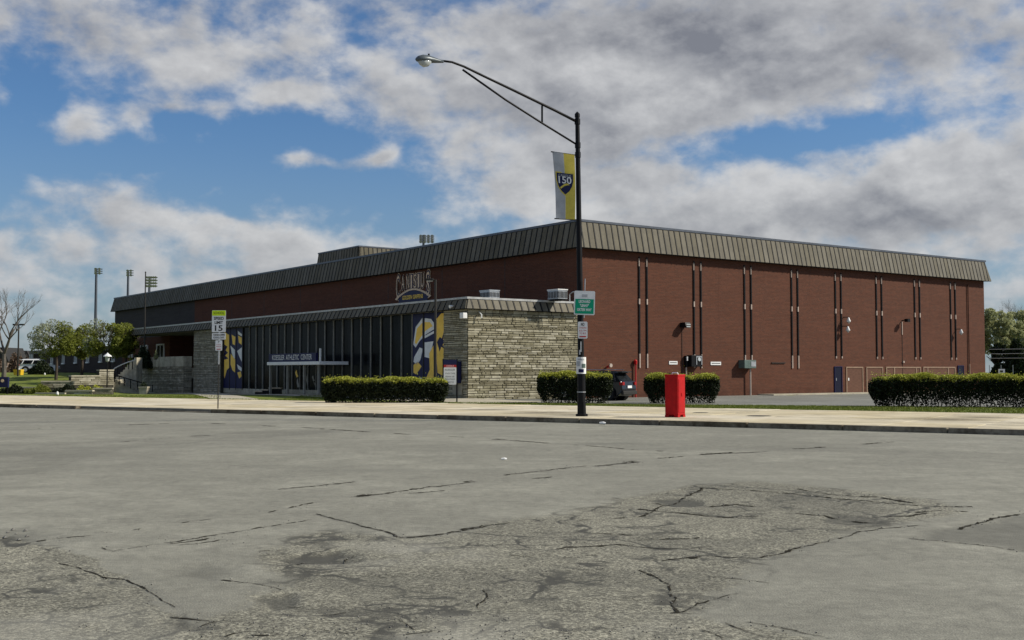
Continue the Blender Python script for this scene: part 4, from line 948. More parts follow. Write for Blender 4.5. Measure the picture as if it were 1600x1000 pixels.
# ------------------------------------------------------------------ street lamp with banner and signs
YP = 41.2
pb = G(909, 650.5, .15); YP = pb.y
lamp = empty('street_lamp', pb, 0, label='tall black street lamp with a long trussed arm over the road', cat='street lamp')
def L(px, py, Y): return V(px, py, Y)-pb
zt_ = L(902, 178, YP)
def polept(z): t = z/zt_.z; return Vector((zt_.x*t, 0, z))
MB().tube([polept(0), polept(.08), polept(.10), polept(.5)], [.23, .23, .165, .160], 8).build('base', M_BLACK, lamp)
MB().tube([polept(.3), polept(1.6), polept(1.62), polept(4.0), polept(zt_.z-.35), polept(zt_.z-.05), polept(zt_.z)], [.150, .148, .118, .112, .082, .08, .03], 12).build('pole', M_BLACK, lamp, smooth=False)
MB().tube([polept(zt_.z-.12), polept(zt_.z), polept(zt_.z+.08)], [.095, .095, .02], 10).build('cap', M_BLACK, lamp)
def YA(px): return YP-(902-px)/235*3.3
arm = [L(px, py, YA(px)) for px, py in ((901, 190), (868, 173), (800, 140), (760, 121), (725, 104), (706, 97), (690, 95))]
MB().tube(arm, [.05, .048, .045, .042, .040, .038, .036], 8, ).build('arm', M_BLACK, lamp, smooth=True)
MB().tube([L(px, py, YA(px)) for px, py in ((903, 227), (848, 193), (790, 156), (723, 109))], .036, 8).build('brace', M_BLACK, lamp, smooth=True)
MB().tube([L(847, 165, YA(847)), L(847, 192, YA(847))], .035, 6).build('strut', M_BLACK, lamp)
for py in (190, 227, 242): c = polept(L(902, py, YP).z); MB().tube([c-Vector((0, 0, .10)), c+Vector((0, 0, .10))], .105, 10).build('clamp', M_BLACK, lamp)
# cobra head
hd = L(668, 94, YA(668)); dr_ = (L(646, 92, YA(646))-L(690, 96, YA(690))).normalized(); up = Vector((0, 0, 1)); sd = dr_.cross(up).normalized()
def head_mb(prof, cut=None):
    m_ = MB(); n_ = 14; vs = []
    for (t, rw, ht, hb) in prof:
        for k in range(n_):
            an = 2*math.pi*k/n_; y = math.sin(an); zz = ht*y if y > 0 else hb*y
            vs.append(hd+dr_*t+sd*rw*math.cos(an)+up*zz)
    fs = [(i*n_+k, i*n_+(k+1) % n_, (i+1)*n_+(k+1) % n_, (i+1)*n_+k) for i in range(len(prof)-1) for k in range(n_)]
    fs += [tuple(range(n_)), tuple((len(prof)-1)*n_+k for k in range(n_))[::-1]]
    return m_.add(vs, fs)
head = head_mb([(-.62, .045, .045, .045), (-.45, .07, .07, .06), (-.2, .13, .13, .08), (0, .17, .17, .09), (.2, .19, .17, .09), (.36, .15, .12, .07), (.44, .06, .05, .04)]).build('lamp_head', M_LAMP, lamp, smooth=True)
head_mb([(-.12, .10, -.05, .12), (-.02, .15, -.06, .22), (.14, .16, -.06, .25), (.28, .13, -.05, .18), (.36, .05, -.04, .10)]).build('lens', M_LENS, head, smooth=True)
MB().tube([hd+up*.15+dr_*-.05, hd+up*.22+dr_*-.05], .035, 8).build('photocell', M_BLACK, head)
# banner
bt = V(863, 238, YP-.1); 
ban = empty('banner', pb, 0, label='yellow and shade-greyed white vertical banner with a navy 150 shield on the lamp pole', cat='banner')
def BP(u, v, o=0):   # u 0..1 left to right, v 0..1 bottom to top
    xl = 863+5.5*(1-v)+1.5*math.sin(v*math.pi); xr = 897.5+1.0*math.sin(v*3)+1.0*(1-v)
    yt = 237+(242-237)*u; yb = 341.5+(343-341.5)*u
    q = V(xl+(xr-xl)*u, yb+(yt-yb)*v, YP-.12+.05*math.sin(u*3+v*4)*(.3+v*.0)); return Vector((q.x, q.y-o, q.z))-pb
def ban_part(u0, u1, m_, nm):
    n_, k_ = 6, 24; vs = [BP(u0+(u1-u0)*i/n_, j/k_, o) for o in (0, .004) for j in range(k_+1) for i in range(n_+1)]
    off = (n_+1)*(k_+1); fs = [(o*off+j*(n_+1)+i, o*off+j*(n_+1)+i+1, o*off+(j+1)*(n_+1)+i+1, o*off+(j+1)*(n_+1)+i) for o in (0, 1) for j in range(k_) for i in range(n_)]
    return MB().add(vs, fs).build(nm, m_, ban, smooth=True)
ban_part(0, .5, M_GREYF, 'banner_cloth'); ban_part(.502, 1, M_YEL, 'banner_cloth')  # left half is white cloth with its shade painted in as grey
def shield(s, o, m_, nm):
    pts = [(-.40, .30), (.40, .30), (.40, .05), (.34, -.12), (.2, -.28), (0, -.40), (-.2, -.28), (-.34, -.12), (-.40, .05)]
    mb = MB(); v = [BP(.5+p[0]*s, .555+p[1]*s*.47, o) for p in pts]+[BP(.5, .555, o)]
    mb.add(v, [(i, (i+1) % 9, 9) for i in range(9)]); return mb.build(nm, m_, ban)
shield(1.1, .012, M_YEL, 'shield_edge'); shield(.98, .020, M_NAVYD, 'shield')
def bfn(zc_, sc): return lambda a, b, c: BP(.5+a*sc, zc_+b*sc*.36, .028)
text_mb('CANISIUS', .16, bfn(.655, 1), wide=.60).build('lettering', M_GREYF, ban)
text_mb('150', .42, bfn(.585, 1), wide=.62, bold=.006).build('lettering', M_WHITE, ban)
MB().add([BP(*p, .026) for p in ((.24, .475), (.46, .53), (.60, .545), (.72, .52), (.60, .515), (.44, .495), (.30, .455))], [(0, 1, 5, 6), (1, 2, 3, 4, 5)]).build('emblem_ribbon', M_YEL, ban)
for py0, u in ((238, 1), (341, 0)):
    q0 = BP(0, u); q1 = polept(BP(1, u).z); MB().tube([q0-Vector((.05, 0, 0)), q1], .022, 6).build('bracket', M_BLACK, ban)
# signs on the pole (own things)
def board(parent, x0, x1, z0, z1, th, m_, nm='plate', out=0.0, bevel=.0, r=.03):
    xs_ = [(x0+r, z0), (x1-r, z0), (x1, z0+r), (x1, z1-r), (x1-r, z1), (x0+r, z1), (x0, z1-r), (x0, z0+r)]
    return MB().prism(xs_, lambda u, v, d: (u, -out-d, v), 0, th).build(nm, m_, parent)
def sign_at(name, px0, px1, py0, py1, Y, rz, label, group=None, z0base=True):
    c = V((px0+px1)/2, py1, Y); r = empty(name, c, rz, label=label, cat='sign', group=group)
    w_ = (px1-px0)/FPX*Y; h_ = (py1-py0)/FPX*Y; return r, w_, h_
YS = YP-.18
r, w_, h_ = sign_at('street_name_sign', 896.5, 929, 454.5, 492, YS, .0, 'green and white street name sign high on the black pole'); r.rotation_euler = (0, .03, 0)
board(r, -w_/2, w_/2, 0, h_, .012, M_WHITE); board(r, -w_/2+.04, w_/2-.04, .04, h_*.66, .002, M_GREEN, 'green_field', .014, r=.005)
for k, s_ in enumerate(('LEONARD', '"LENNY"', 'OKTER WAY')): text(s_, .135, M_WHITE, r, 0, h_*(.55-.17*k), .019, wide=w_*(.55, .42, .70)[k], bold=.004)
MB().tube([(-.0, .06, -.1), (-.0, .06, h_+.45)], .02, 6).build('bracket', M_GALV, r)
MB().box(-.1, .1, -.018, -.013, h_*.74, h_*.86).build('crest', M_GREYF, r)
r, w_, h_ = sign_at('parking_sign', 903, 918, 502.5, 529, YS, 0, 'small white no standing sign below the green sign')
board(r, -w_/2, w_/2, 0, h_, .010, M_WHITE)
text('NO', .15, M_INK, r, 0, h_*.83, .015, wide=w_*.36, bold=.004); text('STANDING', .09, M_REDINK, r, 0, h_*.63, .015, wide=w_*.8)
text('8:30-7 PM', .09, M_REDINK, r, 0, h_*.46, .015, wide=w_*.75); text('TO BUS', .09, M_REDINK, r, 0, h_*.30, .015, wide=w_*.7); MB().box(-w_*.35, w_*.35, -.016, -.011, h_*.08, h_*.15).build('arrow', M_REDINK, r)
MB().box(-.03, .03, 0, .09, h_*.2, h_*.8).build('bracket', M_GALV, r)
# wrapped sticker
zs0, zs1 = L(909, 584, YP).z, L(909, 558, YP).z
r = empty('wrapped_poster', pb+polept(zs0), 0, label='white paper notice with a blue seal wrapped round the pole', cat='poster')
def wrapped(a0, a1, z0, z1, rad, m_, nm):
    n_ = 8; vs = [(rad*math.sin(a0+(a1-a0)*i/n_), -rad*math.cos(a0+(a1-a0)*i/n_), z) for z in (z0, z1) for i in range(n_+1)]
    vs += [(x*.97, y*.97, z) for x, y, z in vs]; fs = [(i, i+1, n_+2+i, n_+1+i) for i in range(n_)]; q = 2*(n_+1); fs += [(q+i, q+n_+1+i, q+n_+2+i, q+i+1) for i in range(n_)]
    MB().add(vs, fs).build(nm, m_, r)
H_ = zs1-zs0; wrapped(-1.5, 1.5, 0, H_, .178, M_WHITE, 'paper'); wrapped(-.6, .5, H_*.08, H_*.28, .182, M_NAVY, 'seal'); wrapped(-1.2, -.3, H_*.45, H_*.75, .182, M_GREYF, 'print'); wrapped(.1, 1.0, H_*.35, H_*.6, .182, M_GBOX, 'print'); wrapped(-.8, .6, H_*.82, H_*.9, .182, M_GREYF, 'print')
r2 = empty('steel_band', pb+polept(.86), 0, label='thin steel band round the foot of the black pole', cat='band'); MB().tube([(0, 0, 0), (0, 0, .03)], .16, 12).build('band', M_GALV, r2)
r3 = empty('sticker', pb+polept(L(909, 552, YP).z), 0, label='torn white sticker strip on the pole under the no standing sign', cat='sticker')
MB().box(-.02, .015, -.132, -.122, .05, .42).build('paper', M_WHITE, r3); MB().box(-.07, -.02, -.130, -.121, -.05, .12).build('scrap', M_GREYF, r3)

# red box
rb0 = G(1055, 651.5, .15); rb = empty('red_bin', rb0, math.radians(-38), label='bright red square mail relay box standing on the pavement', cat='box')
def redbox():
    s = .265; h = 1.50
    o = MB().prism([(-s, -s), (s, -s), (s, s), (-s, s)], lambda u, v, d: (u, v, d), .07, h).build('body', M_RED, rb, bevel=.03)
    MB().box(-s-.012, s+.012, -s-.012, s+.012, h-.06, h+.012).build('lid', M_RED, rb, bevel=.02)
    for sx in (-1, 1):
        for sy in (-1, 1): MB().box(sx*s-sx*.16, sx*s, sy*s-sy*.16, sy*s, 0, .08).build('foot', M_RED, rb)
    MB().box(s, s+.012, -s+.05, s-.05, .16, h-.16).build('door', M_RED, rb, bevel=.004)
    MB().tube([(-.13, 0, h), (-.1, 0, h+.06), (.1, 0, h+.06), (.13, 0, h)], .025, 8).build('handle', M_WHITE, rb)
    MB().box(s+.012, s+.03, -.05, .05, .75, .85).build('lock', M_RED, rb)
    for y in (-.28, .28):
        MB().box(-.19, .19, -s-.008, -s, .2, h-.2).build('panel', M_RED, rb) if y < 0 else None
redbox()
# ------------------------------------------------------------------ speed sign
sb = G(340.5, 638.5, .15); YQ = sb.y
sp = empty('speed_limit_sign', sb, .0, label='school speed limit 15 sign on a slim steel post at the kerb', cat='sign')
def Lq(px, py): return V(px, py, YQ)-sb
pt_ = Lq(343, 485)
MB().tube([(0, 0, 0), (pt_.x*.45, 0, pt_.z*.45)], .026, 6).build('post', M_DKMETAL, sp); MB().tube([(pt_.x*.45, 0, pt_.z*.45), (pt_.x, .0, pt_.z)], .030, 6).build('post', M_GALV, sp)  # lower half coloured dark to imitate a tonal halo, same steel post
def qb(x0, x1, y0, y1, m_, nm, out=.03, parent=None):
    a, b = Lq(x0, y1), Lq(x1, y0); return board(parent or sp, a.x, b.x, a.z, b.z, .008, m_, nm, out, r=.02), (a.x+b.x)/2, a.z, b.z, b.x-a.x
pl, xc, z0, z1, w_ = qb(331.3, 353.3, 485, 519, M_WHITE, 'speed_plate')
board(pl, xc-w_/2+.01, xc+w_/2-.01, z1-.235, z1-.01, .002, M_YG, 'school_band', .040, r=.01)
text('SCHOOL', .15, M_INK, pl, xc, z1-.12, .044, wide=w_*.78, bold=.002); text('SPEED', .17, M_INK, pl, xc, z1-.36, .044, wide=w_*.72, bold=.005); text('LIMIT', .17, M_INK, pl, xc, z1-.54, .044, wide=w_*.60, bold=.005)
text('15', .34, M_INK, pl, xc, z1-.79, .044, wide=w_*.56, bold=.006)
pl, xc, z0, z1, w_ = qb(331.5, 353, 520.5, 530.5, M_WHITE, 'time_plate'); text('7:30AM-4:30PM', .11, M_INK, pl, xc, z0+(z1-z0)*.70, .042, wide=w_*.85, bold=.003); text('SCHOOL DAYS', .11, M_INK, pl, xc, z0+(z1-z0)*.28, .042, wide=w_*.8, bold=.003)
pl, xc, z0, z1, w_ = qb(336.8, 347.4, 531.8, 548, M_WHITE, 'parking_plate')
text('P', .13, M_INK, pl, xc, z0+(z1-z0)*.84, .042); text('2 HOUR', .07, M_REDINK, pl, xc, z0+(z1-z0)*.58, .042, wide=w_*.7); text('PARKING', .07, M_REDINK, pl, xc, z0+(z1-z0)*.40, .042, wide=w_*.75); MB().box(xc-w_*.3, xc+w_*.3, -.044, -.039, z0+.05, z0+.08).build('arrow', M_REDINK, pl)
# ------------------------------------------------------------------ notice board in front of the pier
nb0 = G(703, 628.5, .16); nb0.z = T(nb0); YN = nb0.y
nbd = empty('notice_board', nb0, .08, label='white notice board with navy header and red band on two dark posts', cat='notice board')
def Ln(px, py): return V(px, py, YN)-nb0
for px in (692.5, 714): q = Ln(px, 561); MB().box(q.x-.035, q.x+.035, -.03, .03, -.1, q.z).build('post', M_BLACK, nbd)
a, b = Ln(693.3, 601), Ln(713, 562)
board(nbd, a.x, b.x, Ln(0, 601).z, Ln(0, 574).z, .02, M_WHITE, 'white_panel', .032); board(nbd, a.x-.02, b.x+.02, Ln(0, 570).z, Ln(0, 562).z, .022, M_NAVYD, 'header', .032, r=.01); board(nbd, a.x, b.x, Ln(0, 574).z+.003, Ln(0, 570).z-.003, .021, M_REDINK, 'red_band', .032, r=.005)
xc = (a.x+b.x)/2; w_ = b.x-a.x
text('CANISIUS', .10, M_WHITE, nbd, xc, Ln(0, 572).z, .056, wide=w_*.6)
for py, s_, k in ((578, 'KOESSLER', .8), (583.5, 'ATHLETIC CENTER', .78), (588.5, 'PLEASE USE', .7), (592.5, 'MAIN ENTRANCE', .75), (597, 'THANK YOU', .6)): text(s_, .13 if py < 580 else .10, M_INK, nbd, xc, Ln(0, py).z, .055, wide=w_*k)

# lamp post in front of the wing
lb = V(680, 620, 61.5); lb.z = T(lb); lp_ = empty('lamp_post', lb, 0, label='slim dark lamp post with a flat head in front of the entrance wing', cat='lamp post')
zt_ = V(680, 437, 61.5).z-lb.z; MB().tube([(0, 0, 0), (0, 0, .3), (0, 0, .32), (0, 0, zt_)], [.11, .11, .075, .06], 10).build('pole', M_DKMETAL, lp_)
MB().tube([(0, 0, zt_-.05), (-.2, 0, zt_+.02)], .04, 6).build('arm', M_DKMETAL, lp_); MB().box(-.52, -.12, -.16, .16, zt_-.06, zt_+.07).build('lamp_head', M_DKMETAL, lp_, bevel=.02); MB().box(-.48, -.16, -.12, .12, zt_-.085, zt_-.062).build('lens', M_LENS, lp_)

# ------------------------------------------------------------------ hedges
def hedge(name, px0, px1, Y0, Y1, h, depth, label, dens=1.0, gap=.42, seed=0):
    A = V(px0, 600, Y0); B_ = V(px1, 600, Y1); A.z = B_.z = 0; d = (B_-A); Ln_ = d.length; d.normalize(); nrm = Vector((-d.y, d.x, 0))
    c = (A+B_)/2; base = T(c); r = empty(name, (c.x, c.y, base), math.atan2(d.y, d.x), label=label, cat='hedge')
    def prof(x, y, z):   # inside test, rounded box that narrows at foot with wobble
        wob = .09*np.sin(x*2.1+seed)+.06*np.sin(x*5.3+seed*2)
        foot = np.where(z < h*.45, (1-z/(h*.45))*.30, 0)
        hx = Ln_/2-foot*1.1-.02; hy = depth/2-foot*.5
        e = ((np.abs(x)/hx)**9+(np.abs(y)/(hy))**5+(np.clip((z-h*.45)/(h*.55+wob*.6), 0, 9))**7)
        return e
    n = int(34000*dens*Ln_/6); P = np.stack([rng.uniform(-Ln_/2-.1, Ln_/2+.1, n*3), rng.uniform(-depth/2-.05, depth/2+.05, n*3), rng.uniform(.02, h*1.06, n*3)], 1)
    e = prof(P[:, 0], P[:, 1], P[:, 2]); nz = fbm(P[:, 0]+50, P[:, 2]*1.0+P[:, 1]*.7+9, 3.2, 5+seed)
    sh = (e < 1.12) & ((e > .25) | (rng.random(len(e)) < .15))
    lowk = np.clip((P[:, 2]/h)/gap, 0, 1)       # sparse foot
    sh &= rng.random(len(e)) < (np.where(lowk >= 1, 1, lowk**1.5*.75+.16))
    sh &= ~((e > .8) & (nz < .36))
    P = P[sh][:n]
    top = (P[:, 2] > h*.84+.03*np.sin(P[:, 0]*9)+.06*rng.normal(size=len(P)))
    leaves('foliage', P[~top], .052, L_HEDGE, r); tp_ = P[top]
    leaves('sunlit_growth', tp_, .046, L_BRIGHT, r, flat=.3)
    # stray sprigs
    k = int(Ln_*60); sx = rng.uniform(-Ln_/2+.1, Ln_/2-.1, k); Q = np.stack([sx, rng.uniform(-depth/2, depth/2, k), h*.98+rng.exponential(.05, k)], 1); leaves('sprigs', Q, .035, L_BRIGHT, r)
    # twiggy foot
    mb = MB(); k = int(Ln_*7)
    for i in range(k):
        x = -Ln_/2+.2+(Ln_-.4)*(i+random.random())/k; y = random.uniform(-depth*.3, depth*.3)
        p = [Vector((x, y, -.03))]
        for q in range(3): p.append(p[-1]+Vector((random.uniform(-.14, .14), random.uniform(-.12, .12), h*.24)))
        mb.tube(p, [.022, .016, .012, .006], 4)
        for q in range(2):
            s_ = p[1]+Vector((0, 0, random.uniform(0, .15))); mb.tube([s_, s_+Vector((random.uniform(-.35, .35), random.uniform(-.2, .2), random.uniform(.2, .4)))], [.011, .005], 3)
    mb.build('stems', M_BARK, r)
    return r
hedge('hedge', 503, 700, 59.6, 59.6, 1.40, 1.5, 'long clipped hedge in front of the glass entrance front', gap=.40)
hedge('hedge', 839, 957, 58.6, 58.6, 1.60, 1.4, 'clipped hedge behind the black lamp pole beside the parked car', gap=.45, seed=2)
hedge('hedge', 1007, 1123, 58.6, 58.6, 1.50, 1.4, 'short rounded hedge directly behind the red box', gap=.42, seed=4)
hedge('hedge', 1358, 1680, 53.4, 51.5, 1.50, 1.4, 'longest clipped hedge at the right edge with bare twiggy foot', gap=.50, seed=6, dens=1.0)

# ------------------------------------------------------------------ vehicles
def car(loc, rz, paint, label, cat='car'):
    r = empty('parked_car', loc, rz, label=label, cat=cat)       # faces local +x, length 4.6
    side = [(-2.28, .35), (-2.30, .75), (-2.22, 1.05), (2.05, .95), (2.27, .72), (2.30, .38), (1.95, .25), (-2.0, .25)]
    bm = bmesh.new(); n = len(side)
    def ring(poly, y, k=1.0): return [bm.verts.new((x*k, y, z)) for x, z in poly]
    lo = MB(); hw = .92
    rows_ = [(-hw*.86, .97), (-hw, 1.0), (hw, 1.0), (hw*.86, .97)]
    low = [(-2.20, .42), (-2.32, .62), (-2.25, 1.08), (-1.2, 1.12), (.9, 1.06), (1.9, .96), (2.26, .80), (2.32, .45), (2.1, .24), (-2.0, .24)]
    vs = []; 
    for (y, k) in rows_: vs += [(x*k, y, z if k == 1 else .24+(z-.24)*.98) for x, z in low]
    m_ = len(low); fs = [tuple(range(m_)), tuple(range(4*m_-1, 3*m_-1, -1))]
    for i in range(3):
        for j in range(m_): fs.append((i*m_+j, i*m_+(j+1) % m_, (i+1)*m_+(j+1) % m_, (i+1)*m_+j))
    body = MB().add(vs, fs).build('body', paint, r, bevel=.05, smooth=False)
    # greenhouse
    def shell(pl, wb, wt, nm, m2, par, grow=0.0):
        (x0, z0), (x1, z1), (x2, z2), (x3, z3) = pl
        v = [(x0, -wb, z0), (x3, -wb, z3), (x2, -wt, z2), (x1, -wt, z1), (x0, wb, z0), (x3, wb, z3), (x2, wt, z2), (x1, wt, z1)]
        return MB().add(v, [(0, 1, 2, 3), (4, 7, 6, 5), (0, 4, 5, 1), (1, 5, 6, 2), (2, 6, 7, 3), (3, 7, 4, 0)]).build(nm, m2, par, bevel=.04)
    shell([(-2.16, 1.06), (-1.75, 1.56), (.35, 1.58), (1.15, 1.04)], .84, .66, 'glasshouse', M_GLASS, r)
    shell([(-1.95, 1.53), (-1.80, 1.66), (.15, 1.67), (.55, 1.52)], .69, .60, 'roof', paint, r)
    for x in (-1.75, -.6, .45):
        for s_ in (-1, 1): MB().tube([(x-.12, s_*.86, 1.04), (x+(.1 if x < 0 else -.25), s_*.675, 1.56)], .045, 6).build('pillar', paint, r)
    for x in (-1.42, 1.42):
        for s_ in (-1, 1):
            w_ = MB().tube([(x, s_*.70, .36), (x, s_*.95, .36)], .36, 20).build('wheel', M_TYRE, r); MB().tube([(x, s_*.93, .36), (x, s_*.965, .36)], .22, 12).build('rim', M_RIM, w_)
            MB().tube([(x, s_*.5, .38), (x, s_*.925, .38)], .43, 20).build('wheel_arch', M_BLACK, r)
    for s_ in (-1, 1):
        MB().box(-2.34, -2.12, s_*.62, s_*.90, .86, 1.04).build('tail_light', M_TAIL, r, bevel=.02); MB().box(2.1, 2.30, s_*.55, s_*.86, .68, .84).build('headlight', M_LENS, r, bevel=.02)
        MB().tube([(-1.7, s_*.55, 1.72), (.1, s_*.55, 1.73)], .02, 5).build('roof_rail', M_GALV, r); MB().box(.75, .95, s_*.92, s_*1.08, 1.02, 1.16).build('mirror', paint, r)
    MB().box(-2.38, -2.2, -.86, .86, .34, .56).build('bumper', M_DKMETAL, r, bevel=.03); MB().box(-2.345, -2.30, -.26, .26, .70, .84).build('number_plate', M_WHITE, r)
    MB().box(-2.15, -1.75, -.6, .6, 1.58, 1.63).build('spoiler', paint, r)
    return r
cp = V(936, 610, 65.2); car((cp.x-.35, cp.y, T(cp)+.02), math.radians(148), M_CAR, 'dark sport utility car parked behind the hedge beside the stone wing')
cp = V(61, 580, 141); car((cp.x, cp.y, T(cp)+.0), math.radians(12), M_CARW, 'white car parked at the far left behind the lawn')
cp = V(1601, 575, 118); car((cp.x, cp.y, 1.0), math.radians(160), M_TEAL, 'teal green car at the right edge beyond the building')

# ------------------------------------------------------------------ trees and bushes
def branch(mb, p, d, L_, r, depth, spread=.5, up_=.15, tips=None):
    n = 3; pts = [p]; q = p
    for i in range(n): 
        d = (d+Vector((random.gauss(0, .12), random.gauss(0, .12), random.gauss(0, .08)+up_*.1))).normalized(); q = q+d*L_/n; pts.append(q)
    mb.tube(pts, [r*(1-.4*i/n) for i in range(n+1)], 5 if r > .03 else 3, cap=False)
    if tips is not None: tips.append(q)
    if depth == 0: return
    for k in range(random.choice((2, 3, 3))):
        a = random.uniform(0, 6.28); e = Vector((math.cos(a), math.sin(a), random.uniform(.1, .7)))
        branch(mb, pts[random.choice((2, 3))], (d+e*spread).normalized(), L_*random.uniform(.6, .8), r*.55, depth-1, spread, up_, tips)
def blossom_tree(px, Y, base_z, top_py, rad_px, label, n=9000, blossom=.35, lm=L_SPRING, side=-1):
    c = V(px, 560, Y); H = V(px, top_py, Y).z-base_z; R = rad_px/FPX*Y
    r = empty('flowering_tree', (c.x, c.y, base_z), 0, label=label, cat='tree')
    mb = MB(); tips = []; mb.tube([(0, 0, -.3), (.05, 0, H*.2), (0, .1, H*.38)], [.17, .13, .11], 8)
    for k in range(6): a = k*1.05; branch(mb, Vector((0, .1, H*.36)), Vector((math.cos(a), math.sin(a), .9)).normalized(), H*.30, .07, 3, .6, .2, tips)
    mb.build('trunk', M_BARK, r)
    cl = []; 
    for k in range(55):
        v = rng.normal(size=3); v /= np.linalg.norm(v); rr = rng.uniform(.45, 1.0)**.5
        cl.append((v[0]*R*rr*.92, v[1]*R*rr*.9, H*.66+v[2]*H*.31*rr, rng.uniform(.16, .34)*R))
    cl = np.array(cl); pick = rng.integers(0, len(cl), n); v = rng.normal(size=(n, 3)); v /= np.linalg.norm(v, axis=1)[:, None]
    P = cl[pick, :3]+v*(cl[pick, 3]*rng.uniform(.5, 1.0, n)**.4)[:, None]*[1, 1, .8]
    # blossom sits on the outer side of the crown and upper left
    k = (P[:, 0]*side/R+(P[:, 2]-H*.6)/(H*.35)*.6+rng.normal(0, .35, n)) > (1-blossom*2)
    leaves('crown', P[~k], .11, lm, r); leaves('blossoms', P[k], .085, L_BLOSSOM, r)
    return r
blossom_tree(88, 118, 1.2, 500, 40, 'white blossoming tree at the left end of the low building', 9000, .42, side=-1)
blossom_tree(128, 122, 1.4, 505, 30, 'smaller green tree with a little blossom between two larger ones', 6000, .22)
blossom_tree(170, 112, 1.2, 498, 38, 'dense bright green tree in front of the low building', 10000, .18, side=-1)
blossom_tree(196, 116, 1.6, 505, 20, 'narrow green tree against the grey brick end wall', 4000, .05)
def bush(px0, px1, Y, z0, z1, label, lm, n=4000, size=.09, dep=2.0, cat='bush', name='bush', loose=False):
    c = V((px0+px1)/2, 570, Y); R = (px1-px0)/2/FPX*Y; r = empty(name, (c.x, c.y, z0), 0, label=label, cat=cat); H = z1-z0
    u = rng.normal(size=(n, 3)); u /= np.linalg.norm(u, axis=1)[:, None]; u *= rng.uniform(.3, 1, (n, 1))**.4; u[:, 2] = np.abs(u[:, 2])
    w1 = 1+.25*np.sin(u[:, 0]*5+px0)+.18*np.sin(u[:, 0]*13+px0*2)
    P = np.stack([u[:, 0]*R, u[:, 1]*dep/2, u[:, 2]*H*w1*.85], 1)
    leaves('foliage', P, size, lm, r); mb = MB()
    for k in range(8): x = random.uniform(-R*.6, R*.6); mb.tube([(x, 0, -.1), (x+random.uniform(-.2, .2), random.uniform(-.3, .3), H*.6)], [.03, .01], 4)
    mb.build('stems', M_BARK, r); return r
# bare tree
def bare_tree(px, Y, base_z, top_py, label, seed, depth=6, r0=.22, spread=.55):
    random.seed(seed); c = V(px, 560, Y); H = V(px, top_py, Y).z-base_z; r = empty('bare_tree', (c.x, c.y, base_z), 0, label=label, cat='tree')
    mb = MB(); mb.tube([(0, 0, -.3), (.05, 0, H*.15), (0, 0, H*.28)], [r0, r0*.8, r0*.7], 8); tr = mb
    cr = MB()
    for k in range(4): a = k*1.57+.4; branch(cr, Vector((0, 0, H*.27)), Vector((math.cos(a)*.5, math.sin(a)*.5, .9)).normalized(), H*.27, r0*.5, depth, spread, .35)
    tr.build('trunk', M_BARKG, r); cr.build('branches', M_BARKG, r); random.seed(seed+99)
bare_tree(6, 96, .9, 440, 'leafless tree at the far left edge on the lawn', 11, 5)
bare_tree(1592, 150, 0, 470, 'leafless tree top rising behind the pale green tree at right', 17, 5, .2)
bare_tree(36, 190, 1.2, 545, 'small distant leafless tree behind the car park lamp', 23, 4, .12)
def big_tree(px, Y, base_z, top_py, bot_py, rad_px, label, lm, n=14000, name='leafy_tree'):
    c = V(px, 560, Y); zt = V(px, top_py, Y).z-base_z; zb = V(px, bot_py, Y).z-base_z; R = rad_px/FPX*Y
    r = empty(name, (c.x, c.y, base_z), 0, label=label, cat='tree'); mb = MB(); mb.tube([(0, 0, -.5), (0, 0, zb)], [.25, .18], 8)
    for k in range(6): branch(mb, Vector((0, 0, zb*.9)), Vector((math.cos(k*1.05), math.sin(k*1.05), 1)).normalized(), (zt-zb)*.35, .09, 2, .6)
    mb.build('trunk', M_BARK, r)
    cl = []
    for k in range(70):
        v = rng.normal(size=3); v /= np.linalg.norm(v); rr = rng.uniform(.2, 1)**.45; cl.append((v[0]*R*rr, v[1]*R*rr, (zt+zb)/2+v[2]*(zt-zb)/2*rr*.92, rng.uniform(.13, .26)*R))
    cl = np.array(cl); pk = rng.integers(0, len(cl), n); v = rng.normal(size=(n, 3)); v /= np.linalg.norm(v, axis=1)[:, None]
    leaves('crown', cl[pk, :3]+v*(cl[pk, 3]*rng.uniform(.3, 1, n)**.4)[:, None], .13, lm, r)
big_tree(1558, 122, .2, 482, 556, 36, 'pale green spring tree right beside the building corner', L_PALE)
big_tree(1602, 130, .2, 478, 560, 34, 'second pale green tree cut by the right edge', L_PALE)
big_tree(1562, 114, .2, 536, 575, 15, 'dark evergreen shrub under the pale tree beside the wall', L_DARK, 5000, 'evergreen_tree')
big_tree(1600, 116, .2, 540, 575, 14, 'dark evergreen shrub above the teal car', L_DARK, 5000, 'evergreen_tree')
bush(1535, 1660, 112, .0, 4.3, 'tall dark hedge between the building and the pale trees', L_DARK, 26000, .15, 3)
bush(10, 52, 185, 1.0, 4.8, 'brown leafless thicket beyond the car park', L_BROWN, 5000, .16, 4); bush(-30, 16, 170, 1.0, 4.0, 'brown thicket at the far left edge', L_BROWN, 4000, .16, 4)
bush(45, 84, 130, 1.5, 3.05, 'low dark clipped shrub beside the white car', L_DARK, 4000, .1, 2.5)
bush(202, 242, 105.5, 2.1, 3.95, 'dark rounded shrub on the terrace behind the parapet', L_DARK, 6000, .09, 2)
bush(197, 214, 104.5, 2.0, 3.0, 'light green plant at the left end of the terrace', L_SPRING, 1500, .08, 1)
bush(240, 247, 99.0, 2.9, 3.6, 'small pale green plant in a pot on the parapet', L_PALE, 500, .05, .4)
